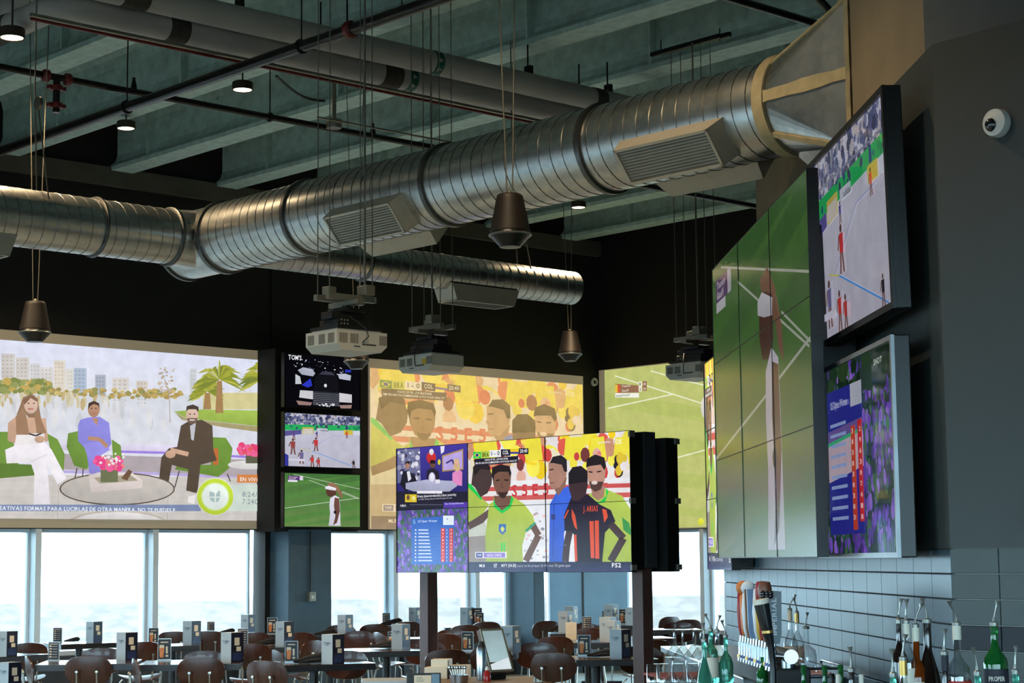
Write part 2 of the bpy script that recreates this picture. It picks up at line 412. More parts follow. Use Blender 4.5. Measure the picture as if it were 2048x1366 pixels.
# the wall turns towards the room corner on the right
FA = az(142.0); YF = math.atan2(FA.y, FA.x); C0 = wA(S0)
fac = struct(MB().box(0, 4.2, 0, .14, 1.70, 3.79).obj('wall_corner_upper', m_slate, None, C0, YF))
fct = struct(MB().box(0, 4.2, .012, .14, 0, 1.70).obj('wall_corner_tiled', mat('pale_grout', rgb(150, 150, 142), .8), None, C0, YF))
m_tile3 = mat('slate_glazed_tile', rgb(66, 76, 76), .4, var=.08, scale=5, spec=.3); tme3 = tile_mesh(TW, TH).mesh('tile', m_tile3)
cutm = tile_mesh(.236, TH); cme = cutm.mesh('tile', m_tile3); cme2 = cutm.mesh('tile', m_tile2)
for r in range(rows):
    d = r == 3
    link('tile', cme2 if d else cme, fct, (0, 0, 1.70 - (r + 1) * TH))
    for c in range(3):
        link('tile', tme2 if d else tme3, fct, (.236 + c * TW, 0, 1.70 - (r + 1) * TH))
p = wA(8.02, -.10)
struct(MB().box(0, 4.2, 0, .2, 3.5, TOP).obj('wall_corner_top', mat('pale_grey_paint', rgb(84, 90, 92), .6, var=.05), None, p, YF))
# ------------------------------------------------------------------ overhead: ducts, pipes, lamps, speakers, projectors
def galv():
    m = mat('galvanised_sheet', rgb(176, 176, 172), .34, 1.0, 0)
    t = m.node_tree; p = t.nodes['Principled BSDF']
    c = t.nodes.new('ShaderNodeTexCoord'); v = t.nodes.new('ShaderNodeTexVoronoi'); v.inputs['Scale'].default_value = 26
    n = t.nodes.new('ShaderNodeTexNoise'); n.inputs['Scale'].default_value = 5; n.inputs['Detail'].default_value = 4
    t.links.new(c.outputs['Object'], v.inputs['Vector']); t.links.new(c.outputs['Object'], n.inputs['Vector'])
    r = t.nodes.new('ShaderNodeMapRange'); r.inputs['To Min'].default_value = .24; r.inputs['To Max'].default_value = .40
    t.links.new(n.outputs[0], r.inputs[0]); t.links.new(r.outputs[0], p.inputs['Roughness'])
    x = t.nodes.new('ShaderNodeMix'); x.data_type = 'RGBA'; x.inputs[6].default_value = (*rgb(190, 193, 192), 1); x.inputs[7].default_value = (*rgb(212, 210, 204), 1)
    t.links.new(v.outputs['Color'], x.inputs[0]); t.links.new(x.outputs[2], p.inputs['Base Color'])
    return m
m_galv = galv()
m_ring = mat('duct_collar_metal', rgb(110, 110, 108), .4, 1.0, var=.15)
m_seam = mat('duct_seam_metal', rgb(122, 122, 118), .4, 1.0, var=.1)
m_seal = mat('tan_duct_sealant', rgb(196, 178, 136), .85, var=.15, scale=14, bump=.4)
m_reg = mat('register_sheet', rgb(200, 194, 178), .5, .35, var=.06)
m_grille = mat('register_grille', rgb(120, 122, 118), .5, .4, var=.1)
m_wire = mat('hanger_wire', rgb(120, 116, 104), .5, .8, var=.1)
m_dark = mat('black_plastic', rgb(18, 18, 18), .5, var=.2)
m_white_pl = mat('white_plastic', rgb(214, 214, 208), .45, var=.04)

cdir = -Rr                                   # away from the bar
DZ = 4.2
DP = Vector((.56, 11.42))                    # a point of the main duct's axis
def dpt(t): p = DP + Rr * t; return Vector((p.x, p.y, DZ))   # t grows towards the bar wall
duct = thing('spiral_duct', 'large galvanised spiral air duct with side branches hanging under the roof beams', 'air duct', (DP.x, DP.y, DZ), YC)
# local frame of the duct: x along the main duct towards the bar, y = across (away from us), z up
def helix(r, x0, x1, pitch, axis='x', y0=0.0):
    n = max(8, int((x1 - x0) / pitch * 28)); pts = []
    for i in range(n + 1):
        u = i / n; t = u * (x1 - x0) / pitch * 2 * PI
        a = (x0 + u * (x1 - x0), r * math.cos(t), r * math.sin(t))
        pts.append(a if axis == 'x' else (y0 - a[1], a[0], a[2]))
    return pts
def pipe(r, x0, x1, axis='x', y0=0.0, n=40):
    pts = [(x0, 0, 0), (x1, 0, 0)] if axis == 'x' else [(y0, x0, 0), (y0, x1, 0)]
    return MB().tube(pts, r, n)
R1, R2, R3 = .272, .215, .155
JX = -4.36                                   # junction with the branches
pipe(R1, JX + .22, 1.52).obj('main_pipe', m_galv, duct)
MB().tube(helix(R1 + .001, JX + .25, 1.50, .105), .0032, 5).obj('main_seam', m_seam, duct)
def ring(x, r, axis='x', y0=0.0, w=.05):
    rr = [(x - w / 2, 0, 0), (x - w / 2 + .008, 0, 0), (x + w / 2 - .008, 0, 0), (x + w / 2, 0, 0)]
    if axis == 'y': rr = [(y0, q[0], 0) for q in rr]
    return MB().tube(rr, [r + .002, r + .018, r + .018, r + .002], 40).obj('collar', m_ring, duct)
for px, py in ((640, 437), (905, 370), (1222, 297)):
    p = atz(px, py, DZ); ring((p.xy - DP).dot(Rr), R1)
ring(JX + .26, R1, w=.06)
# branches along the screen wall direction (local +y)
pipe(R2, -14.0, -.34, 'y', JX).obj('branch_pipe', m_galv, duct)
MB().tube(helix(R2 + .001, -5.2, -.36, .10, 'y', JX), .003, 5).obj('branch_seam', m_seam, duct)
pipe(R3, .34, 4.05, 'y', JX).obj('branch_pipe', m_galv, duct)
MB().tube(helix(R3 + .001, .6, 4.02, .10, 'y', JX), .0028, 5).obj('branch_seam', m_seam, duct)
ring(-1.02, R2, 'y', JX, .03); ring(-.36, R2, 'y', JX, .04); ring(1.55, R3, 'y', JX, .03)
# junction box of the tee: tapers between the pipes
j = MB(); j.tube([(JX - .28, 0, 0), (JX + .24, 0, 0)], R1 - .004, 40)
j.tube([(JX, -.36, 0), (JX, 0, 0)], [R2, R1 - .03], 40); j.tube([(JX, 0, 0), (JX, .36, 0)], [R1 - .03, R3], 40)
j.obj('tee_junction', m_galv, duct)
MB().tube([(JX - .30, 0, 0), (JX - .27, 0, 0)], R1 + .012, 40).obj('end_cap', m_ring, duct)
# square-to-round transition into the tan wall
eP = duct.matrix_basis.inverted()
def loc_d(v): 
    M = Matrix.Translation((DP.x, DP.y, DZ)) @ Matrix.Rotation(YC, 4, 'Z'); return M.inverted() @ v
def wall_pt(s, z): q = wA(s, -.10); return loc_d(Vector((q.x, q.y, z)))
sq = [wall_pt(9.52, 4.60), wall_pt(9.52, 3.80), wall_pt(10.30, 3.80), wall_pt(10.30, 4.60)]   # near top, near bottom, far bottom, far top
n = 40; rim = [(1.52, R1 * math.cos(2 * PI * k / n), R1 * math.sin(2 * PI * k / n)) for k in range(n)]
tr = MB(); vs = rim + [tuple(v) for v in sq]; fs = []
def corner_of(k):
    a = 360 * (k + .5) / n
    return n + (3 if a < 90 else 0 if a < 180 else 1 if a < 270 else 2)
for k in range(n): fs.append((k, (k + 1) % n, corner_of(k)))
fs += [(n // 4, n + 0, n + 3), (n // 2, n + 1, n + 0), (3 * n // 4, n + 2, n + 1), (0, n + 3, n + 2)]
tr.add(vs, fs, False); tr.obj('square_transition', m_galv, duct)
ring(1.50, R1 + .006, w=.09).data.materials[0] = m_seal; duct.children[-1].name = 'sealant_band'
sl = MB()
def strip(a, b, w, th=.012):
    a = Vector(a); b = Vector(b); d = (b - a).normalized(); up = Vector((0, 0, 1)); 
    s_ = d.cross(Vector((-1, -.2, 0))).normalized() if abs(d.z) < .9 else Vector((.35, -1, 0)).normalized()
    nn = d.cross(s_).normalized(); vs = []; N_ = 12
    rd = random.Random(int(abs(a.x * 1000)) + int(w * 999))
    for i in range(N_ + 1):
        c = a.lerp(b, i / N_); k = w / 2 * rd.uniform(.85, 1.2)
        for u, v in ((-k, -th), (k, -th), (k, th), (-k, th)): vs.append(c + s_ * u + nn * v)
    fs = []
    for i in range(N_):
        for e in range(4): fs.append((4 * i + e, 4 * i + (e + 1) % 4, 4 * i + 4 + (e + 1) % 4, 4 * i + 4 + e))
    sl.add(vs, fs, False)
for i in range(4): strip(sq[i], sq[(i + 1) % 4], .085)
strip(rim[n // 2], sq[0].lerp(sq[1], .5), .07)
strip(rim[3 * n // 8], sq[0], .03); strip(rim[5 * n // 8], sq[1], .03)
sl.obj('sealant_tape', m_seal, duct)

def register(x, L, side, r, axis='x', y0=0.0, ang=38, D=.17, Wd=.24, fill=True):
    """supply register on the duct side: body, frame and slats; side -1 = towards us, +1 = away, 0 = underneath"""
    a = math.radians(-90 if side == 0 else (-ang if side > 0 else -180 + ang))
    Mx = Matrix.Rotation(a, 4, 'X') if axis == 'x' else Matrix.Rotation(a, 4, 'Y') @ Matrix.Rotation(PI / 2, 4, 'Z')
    T = Matrix.Translation((x, 0, 0) if axis == 'x' else (y0, x, 0)) @ Mx     # local: x along duct, y radial outwards, z across
    mb = MB(); y1 = r * .72; y2 = r + D * .55
    h = Wd / 2; c = .055
    v = [(-L / 2, y1, -h), (L / 2, y1, -h), (L / 2, y1, h), (-L / 2, y1, h), (-L / 2 + c, y2, -h), (L / 2 - c, y2, -h), (L / 2 - c, y2, h), (-L / 2 + c, y2, h)]
    mb.add(v, [(0, 1, 5, 4), (1, 2, 6, 5), (2, 3, 7, 6), (3, 0, 4, 7), (4, 5, 6, 7)], False, T)
    o = mb.obj('register', m_reg, duct)
    g = MB(); e = L / 2 - c - .02
    for k in range(11):
        z = -h + .025 + k * (2 * h - .05) / 10
        g.box(-e, e, y2 - .004, y2 + .008, z - .003, z + .003, T @ Matrix.Translation((0, 0, 0)))
    g.obj('grille', m_grille, o)
    fr = MB(); f_ = .018; X = L / 2 - c
    for b_ in ((-X, X, -h, -h + f_), (-X, X, h - f_, h), (-X, -X + f_, -h, h), (X - f_, X, -h, h)): fr.box(b_[0], b_[1], y2 - .002, y2 + .012, b_[2], b_[3], T)
    fr.obj('register_frame', m_reg, o)
def t_for(px, side):
    best = None
    for k in range(-500, 140):
        t = k / 100; q = dpt(t); q = Vector((q.x + B.x * .26 * side, q.y + B.y * .26 * side, q.z - .2))
        v = ROT.transposed() @ (q - Vector((0, 0, EYE))); e = abs(1024 + FPX * v.x / -v.z - px)
        if best is None or e < best[0]: best = (e, t)
    return best[1]
for px, sd in ((1342, -1), (1440, 1), (735, -1), (815, 1)): register(t_for(px, sd), .84, sd, R1)
register(-2.15, .85, 0, R2, 'y', JX, Wd=.30); register(2.85, .80, 0, R3, 'y', JX, Wd=.26)
for q, yy, r in ((-1.5, -1.5, R2), (2.9, 3.35, R3)):
    w = MB(); w.tube([(JX, yy, r), (JX - .06, yy, 1.0), (JX - .06, yy, 2.25)], .006, 5); w.tube([(JX + .18, yy, r * .6), (JX, yy, .85)], .006, 5)
    w.lathe([(.05, -.012), (.05, .012)], 14, Matrix.Translation((JX, yy, .88)) @ Matrix.Rotation(PI / 2, 4, 'X'))
    w.obj('hanger', m_wire, duct)

# pipes under the beams --------------------------------------------------
m_ins = mat('white_pipe_insulation', rgb(176, 172, 166), .7, var=.07, scale=3)
m_stain = mat('stained_insulation', rgb(62, 56, 48), .85, var=.3, scale=20, bump=.3)
m_green = mat('green_flow_band', rgb(20, 92, 74), .5, var=.05)
m_spr = mat('black_sprinkler_pipe', rgb(30, 28, 27), .28, .3, var=.2)
m_red = mat('red_fittings', rgb(104, 26, 22), .5, var=.15)
m_cond = mat('grey_conduit', rgb(150, 146, 136), .3, .8, var=.1)
def line_pt(px, py, z): return atz(px, py, z)
def ortho(px, py, z, d2):            # a point and a horizontal direction -> function of distance
    p0 = line_pt(px, py, z)
    return lambda t: Vector((p0.x + d2.x * t, p0.y + d2.y * t, z))
# two insulated pipes, along the screen wall direction
def ins_pipe(px, py, z, r, t0, t1, label, band, stains, hang, elbow=False):
    f_ = ortho(px, py, z, B); o = thing('insulated_pipe', label, 'pipe', f_(0), YB, 'insulated pipes under the roof')
    pts = [(t0, 0, 0), (t1, 0, 0)]
    if elbow:
        t0 = (atz(96, 20, z) - f_(0)).xy.dot(B); pts = [(t0, 2.6, 0), (t0, .26, 0), (t0 + .02, .16, 0), (t0 + .07, .07, 0), (t0 + .16, .02, 0), (t0 + .26, 0, 0), (t1, 0, 0)]
    MB().tube(pts, r, 24).obj('insulation', m_ins, o)
    for x in band:
        MB().tube([(x, 0, 0), (x + .085, 0, 0)], r + .003, 24).obj('flow_band', m_green, o)
        ar = MB()
        for k in range(8):
            t = 2 * PI * k / 8; ar.add([(x + .02, (r + .006) * math.cos(t - .22), (r + .006) * math.sin(t - .22)), (x + .02, (r + .006) * math.cos(t + .22), (r + .006) * math.sin(t + .22)), (x + .07, (r + .006) * math.cos(t), (r + .006) * math.sin(t))], [(0, 1, 2)])
        ar.obj('flow_arrow', m_ins, o)
    for x, w in stains: MB().tube([(x, 0, 0), (x + w * .3, 0, 0), (x + w, 0, 0)], [r + .004, r + .006, r + .004], 20).obj('worn_patch', m_stain, o)
    if elbow: MB().tube([(t0, .75, 0), (t0, .82, 0), (t0, 1.02, 0)], [r + .003, r + .006, r + .004], 20).obj('worn_patch', m_stain, o)
    for x in hang:
        h = MB(); h.tube([(x, r * .2, r), (x, r * .2, 6.42 - z)], .008, 6); h.box(x - .02, x + .02, -.03, .05, r - .01, r + .07)
        h.obj('hanger', m_steel, o)
    return o
ins_pipe(860, 124, 6.02, .105, -5.2, 4.2, 'upper of two long white insulated pipes, with green arrow band, under the beams', [.0], [(-3.1, .22), (2.0, .14)], [-2.0, -.9, 1.2, 2.25])
ins_pipe(808, 157, 5.90, .105, -4.05, 4.3, 'lower of two long white insulated pipes, bent at its left end', [.0], [(-2.45, .18), (-.28, .2)], [-.9, 2.2], elbow=True)
q_ = atz(38, 6, 6.24); o_ = thing('insulated_pipe', 'short stretch of white insulated pipe crossing the top left corner', 'pipe', q_, YC, 'insulated pipes under the roof')
MB().tube([(-2.5, 0, 0), (1.2, 0, 0)], .105, 24).obj('insulation', m_ins, o_)
# sprinkler lines
def spr(name, label, px, py, z, d2, t0, t1, r, m, fit=(), rods=(), top=6.40):
    f_ = ortho(px, py, z, d2); yaw = math.atan2(d2.y, d2.x)
    o = thing(name, label, 'pipe', f_(0), yaw)
    MB().tube([(t0, 0, 0), (t1, 0, 0)], r, 14).obj('pipe_run', m, o)
    for x in fit: 
        g = MB(); g.tube([(x - .035, 0, 0), (x - .02, 0, 0), (x + .02, 0, 0), (x + .035, 0, 0)], [r + .005, r + .022, r + .022, r + .005], 14); g.obj('coupling', m_red, o)
    for x in rods:
        g = MB(); g.tube([(x, 0, r), (x, 0, top - z)], .006, 5); g.lathe([(r + .012, -.012), (r + .016, 0), (r + .012, .012)], 14, Matrix.Translation((x, 0, 0)) @ Matrix.Rotation(PI / 2, 4, 'Y')); g.obj('rod_hanger', m_steel, o)
    return o
spr('sprinkler_main', 'thick black sprinkler pipe rising diagonally across the roof beams', 350, 181, 5.55, Rr, -4.7, 4.5, .045, m_spr, (2.35,), (-.75, 1.75))
sb = spr('sprinkler_branch', 'thin black sprinkler pipe with red tee fitting and warm lamp glints', 420, 212, 5.72, B, -4.4, 2.9, .03, m_spr, (-1.62, -1.42), (.65,))
g = MB(); g.tube([(-1.52, 0, -.02), (-1.52, 0, -.30)], .03, 12); g.obj('drop_pipe', m_spr, sb)
for zz in (-.09, -.24):
    g = MB(); g.tube([(-1.52, 0, zz - .02), (-1.52, 0, zz + .02)], .052, 12); g.box(-1.60, -1.44, -.02, .02, zz - .015, zz + .015); g.obj('coupling', m_red, sb)
for x in (-.78, 1.85):
    g = MB(); g.lathe([(.03, 0), (.022, .05), (.012, .09), (.02, .10), (.0, .115)], 10, Matrix.Translation((x, 0, .02))); g.obj('sprinkler_head', m_spr, sb)
spr('sprinkler_branch', 'black sprinkler pipe with warm glints below the duct register, right of centre', 1400, 392, 5.5, B, -1.1, 1.6, .03, m_spr)
spr('sprinkler_branch', 'thin dark pipe in the upper right corner above the square duct end', 1600, 38, 5.6, B, -2.2, .6, .03, m_spr)
spr('red_pipe', 'thin red pipe running just below the white insulated pipes', 300, 86, 5.70, B, -1.02, 5.0, .016, m_red)
spr('metal_conduit', 'thin bare metal conduit glinting above the red pipe', 300, 79, 5.71, B, -1.02, 5.0, .016, m_cond)
spr('metal_conduit', 'thin grey conduit running over the main duct to a round junction box', 780, 262, 5.7, B, -.85, 2.2, .010, m_cond)
jb = atz(668, 246, 5.7); tag(MB().lathe([(.0, -.05), (.07, -.05), (.075, 0), (.07, .03), (.02, .03), (.02, .7)], 14).obj('junction_box', m_cond, None, jb), 'round grey junction box hung left of the projector wires', 'junction box')
cb = MB(); pts = []
for i in range(13):
    u = i / 12; pts.append(atz(553 + 97 * u, 152 + 50 * u + 14 * math.sin(PI * u), 5.9))
cb.tube(pts, .012, 6); tag(cb.obj('sagging_cable', m_dark), 'black cable sagging below the white pipes near the projector rig', 'cable')
cb = MB(); cb.tube([atz(1640 + 30 * math.sin(u * 2.2) , 0 + 72 * u, 4.72) for u in [i / 10 - .15 for i in range(12)]], .022, 8)
tag(cb.obj('flexible_hose', m_dark), 'black flexible hose curling down beside the square duct end', 'hose')

# downlights -----------------------------------------------------------
m_lens = mat('lamp_lens', (1, .86, .62), .4, var=0, emit=(1.0, .78, .52), es=14.0)
m_can = mat('bronze_lamp_can', rgb(52, 42, 34), .5, .2, var=.15)
def downlight(px, py, z, label, power=330.0, r=.098):
    p = atz(px, py, z)
    o = thing('downlight', label, 'ceiling lamp', p, 0, 'cylinder downlights under the roof')
    can = MB(); can.lathe([(0, .03), (r - .012, .03), (r - .012, .004), (r, 0), (r, .075), (r - .015, .085), (0, .085)], 24); can.tube([(0, 0, .08), (0, 0, 6.42 - z)], .008, 6); can.obj('lamp_can', m_can, o)
    MB().lathe([(0, .008), (r - .013, .008), (r - .013, .014), (0, .014)], 24).obj('lens', m_lens, o)
    l = bpy.data.lights.new('downlight_beam', 'SPOT'); l.energy = power; l.color = (1.0, .72, .42); l.spot_size = math.radians(125); l.spot_blend = .6; l.shadow_soft_size = .05
    lo = bpy.data.objects.new('beam_light', l); COL.objects.link(lo); lo.parent = o; lo.location = (0, 0, -.012)
LP = [(24, 77, 5.7, 'downlight under the worn pipe end in the top left corner'), (485, 181, 6.1, 'lit downlight under the beam beside the sprinkler pipe glint'),
      (252, 258, 6.25, 'lit downlight low in the dark left beam bay'), (1157, 416, 6.2, 'small lit downlight under the beams below the main duct')]
for px, py, z, lb in LP: downlight(px, py, z, 'bronze ' + lb)
# added unseen lamps for more warm light
for k, (x, y) in enumerate(((-5.6, 13.2), (-1.6, 7.0), (-.6, 9.2), (-4.0, 12.9), (.9, 17.9))):
    px = proj = None
    p = Vector((x, y, (6.1, 6.1, 6.1, 6.0, 5.35)[k])); o = thing('downlight', ['added bronze downlight out of view above the left dining tables', 'added bronze downlight out of view above the camera position', 'added bronze downlight out of view above the bar wall', 'added bronze downlight out of view above the left duct', 'added bronze downlight hidden behind the main duct'][k], 'ceiling lamp', p, 0, 'cylinder downlights under the roof')
    for ch in [c for c in COL.objects if c.name == 'downlight'][0].children:
        c = ch.copy(); COL.objects.link(c); c.parent = o
        if c.type == 'LIGHT': c.data = c.data.copy(); c.data.energy = (600, 330, 330, 280, 900)[k]

# pendant speakers ------------------------------------------------------
m_spk = mat('brown_speaker_shell', rgb(27, 20, 16), .55, var=.15)
m_spg = mat('black_speaker_grille', rgb(12, 12, 13), .35, var=.3, scale=60, bump=.3)
m_rim = mat('speaker_rim', rgb(96, 104, 108), .35, .3, var=.05)
def speaker(px, py, D, label):
    p = atd(px, py, D)                        # middle of the speaker
    o = thing('pendant_speaker', label, 'speaker', p, random.uniform(0, 1), 'pendant speakers')
    s = MB(); s.lathe([(.0, .158), (.068, .158), (.078, .15), (.082, .13), (.118, -.05), (.121, -.065), (.118, -.07), (.0, -.07)], 28); s.obj('shell', m_spk, o)
    s = MB(); s.lathe([(.117, -.068), (.128, -.088), (.062, -.158), (.0, -.160)], 28); s.obj('grille', m_spg, o)
    s = MB(); s.lathe([(.126, -.084), (.131, -.09), (.126, -.096)], 28); s.lathe([(.060, -.157), (.064, -.162), (.02, -.166), (.0, -.166)], 28); s.obj('trim_ring', m_rim, o)
    s = MB(); h = 6.42 - p.z
    s.tube([(-.018, 0, .17), (-.10, 0, h)], .0045, 5); s.tube([(.018, 0, .17), (.07, 0, h)], .0045, 5)
    s.lathe([(.02, .155), (.02, .165), (.008, .18), (.0, .18)], 10); s.obj('hanging_wire', m_wire, o)
speaker(1020, 441, 11.0, 'large brown pendant speaker hanging in front of the main duct')
speaker(70, 643, 14.6, 'brown pendant speaker over the left projection screen')
speaker(1140, 692, 19.6, 'small brown pendant speaker above the middle projection screen')
speaker(713, 705, 18.2, 'dark pendant speaker half hidden below the left projector')

# projectors on strut rigs ---------------------------------------------
m_prj = mat('off_white_projector', rgb(206, 200, 186), .45, var=.03)
m_vent = mat('projector_vent', rgb(112, 106, 96), .6, var=.05)
m_strut = mat('strut_channel', rgb(150, 148, 136), .45, .7, var=.12)
m_yel = mat('yellow_sticker', rgb(216, 176, 40), .5, var=.05)
def projector(px, py, D, yaw, label, sticker=False, k=1.0):
    p = atd(px, py, D)
    o = thing('projector', label, 'projector', p, yaw, 'ceiling projectors')
    w, d, h = .21 * k, .17 * k, .056 * k
    b = MB(); b.prism([(-w, h), (w, h), (w, -h + .02), (w - .05, -h - .022), (-w + .05, -h - .022), (-w, -h + .02)], -d, d, 'Y')
    b.box(-w + .03, w - .03, -d + .03, d - .03, h, h + .02); body = b.obj('body', m_prj, o)
    for x0 in (-.19, -.10, .145):
        v = MB()
        for i in range(7): v.box((x0 + i * .010) * k, (x0 + i * .010 + .005) * k, -d - .002, -d + .004, -.028 * k, .036 * k)
        v.obj('vent', m_vent, body)
    for y0 in (-.14, -.04, .08):
        v = MB()
        for i in range(7): v.box(-w - .002, -w + .004, (y0 + i * .010) * k, (y0 + i * .010 + .005) * k, -.028 * k, .036 * k)
        v.obj('vent', m_vent, body)
    c = MB()
    for i in range(9): c.box((.0 + i * .013) * k, (.008 + i * .013) * k, -d - .003, -d + .003, -.036 * k, -.026 * k)
    c.box(-.07 * k, -.02 * k, -d - .003, -d + .003, -.050 * k, -.044 * k); c.obj('connectors', m_dark, body)
    if sticker: MB().box(w - .12, w - .07, -d - .002, -d + .002, -.025, .02).obj('sticker', m_yel, body)
    MB().lathe([(.045, 0), (.05, .02), (.04, .05), (0, .05)], 18, Matrix.Translation((0, d, 0)) @ Matrix.Rotation(-PI / 2, 4, 'X')).obj('lens', m_dark, body)
    m_ = MB(); m_.box(-.19, .19, -.15, .15, h + .012, h + .034); m_.box(-.15, .15, -.10, .10, h + .034, h + .085, bev=.008); m_.box(-.17, .15, -.06, .06, h + .085, h + .135, bev=.006); m_.box(-.10, .10, -.08, .08, h + .135, h + .165, bev=.006); m_.tube([(0, 0, h + .16), (0, 0, h + .22)], .03, 10)
    m_.obj('ceiling_mount', m_dark, o)
    bl = MB()
    for i in range(3):
        for q in range(2): bl.ball((-.12 + i * .026, -.101, h + .05 + q * .024), .007, 8, 5)
    bl.obj('mount_bolts', m_strut, o)
    zs = h + .215; st = MB()
    st.box(-.20, .20, -.07, -.03, zs, zs + .04); st.box(-.20, .20, .06, .10, zs, zs + .04); st.box(-.03, .03, -.16, .16, zs - .03, zs)
    st.obj('strut_rig', m_strut, o)
    MB().box(.07, .15, -.12, -.02, zs + .04, zs + .11, bev=.006).obj('outlet_box', m_strut, o); MB().box(-.13, -.06, .03, .10, zs + .04, zs + .10, bev=.006).obj('outlet_box', m_strut, o)
    ht = 6.30 - p.z; wr_ = MB()
    for x, y, r in ((-.18, -.05, .004), (.18, -.05, .004), (-.18, .08, .004), (.18, .08, .004), (.10, -.07, .008)):
        wr_.tube([(x, y, zs + .04), (x, y, ht)], r, 6)
    wr_.obj('drop_rod', m_cond, o)
    cr = MB(); cr.tube([(.0, -d, -.02), (.03, -d - .03, .02), (.02, -d - .02, .07), (-.05, -.10, h + .10)], .004, 6); cr.obj('cable', m_dark, o)
    ts = MB(); ts.box(-.42, .42, -.07, -.03, ht - .02, ht + .02); ts.box(-.42, .42, .06, .10, ht + .02, ht + .06); ts.tube([(-.3, -.05, ht), (-.3, -.05, 6.42 - p.z)], .006, 5); ts.tube([(.3, .08, ht), (.3, .08, 6.42 - p.z)], .006, 5)
    ts.obj('roof_strut', m_steel, o)
projector(693, 684, 12.4, math.radians(42.8), 'off-white projector on a strut rig, largest and leftmost of three')
projector(862, 727, 15.2, math.radians(-47.2), 'off-white projector with yellow sticker on a strut rig, middle one', True)
projector(1392, 742, 16.6, math.radians(-47.2), 'off-white projector partly hidden behind the bar video wall')

# dome cameras ----------------------------------------------------------
m_dome = mat('smoked_dome', rgb(20, 20, 24), .08, var=0, coat=1.0)
def dome(p, yaw, r, label):
    o = thing('dome_camera', label, 'security camera', p, yaw, 'dome cameras')
    T = Matrix.Rotation(PI / 2, 4, 'X')       # local z -> out of the wall (-y)
    MB().lathe([(r, 0), (r, .02), (r * .93, .035), (r * .70, r * .62), (r * .55, r * .68), (0, r * .68)], 28, T).obj('housing', m_white_pl, o)
    T2 = Matrix.Rotation(PI / 2 + .25, 4, 'X') @ Matrix.Rotation(-.35, 4, 'Y')
    MB().lathe([(r * .5, r * .60), (r * .47, r * .78), (r * .33, r * .95), (0, r * 1.02)], 24, T2).obj('dome', m_dome, o)
# on the wall that turns right beyond the bar wall corner
nF = Vector((-FA.y, FA.x)); d_ = ray(1998, 247); tt = (C0.x * nF.x + C0.y * nF.y) / (d_.x * nF.x + d_.y * nF.y)
dome(Vector((d_.x * tt, d_.y * tt, EYE + d_.z * tt)), YF, .058, 'white dome security camera on the grey wall at the right edge')
p = atp(1187, 764, NB, CB); dome(Vector((p.x, p.y, p.z)), YB, .065, 'small white dome security camera between the middle and right screens')
# ------------------------------------------------------------------ screens
m_proj = screen_mat('projected_picture', 1.0, rgb(60, 58, 54), .9, .1)
m_lcd = screen_mat('lcd_picture', 1.0, rgb(8, 8, 9), .22, .5)
m_lcdg = screen_mat('glossy_lcd_picture', .55, rgb(8, 8, 9), .06, .6)
m_lcdm = screen_mat('matt_lcd_picture', .34, rgb(10, 11, 11), .20, .6)
m_sheet = mat('projection_sheet', rgb(150, 140, 120), .9, var=.03, emit=rgb(140, 128, 104), es=.55)  # faint glow: stray projector light on the sheet put into its emission
m_bez = mat('black_bezel', rgb(14, 14, 15), .35, var=.1)

def frame_conv(n, c, r, s0, s1, z0, z1):
    def f(x, y):
        P = atp(x, y, n, c); return ((P.x * r.x + P.y * r.y) - s0) / (s1 - s0), (z1 - P.z) / (z1 - z0)
    return f
def sub(conv, k, ox, oy): return lambda x, y: conv(x / k + ox, y / k + oy)

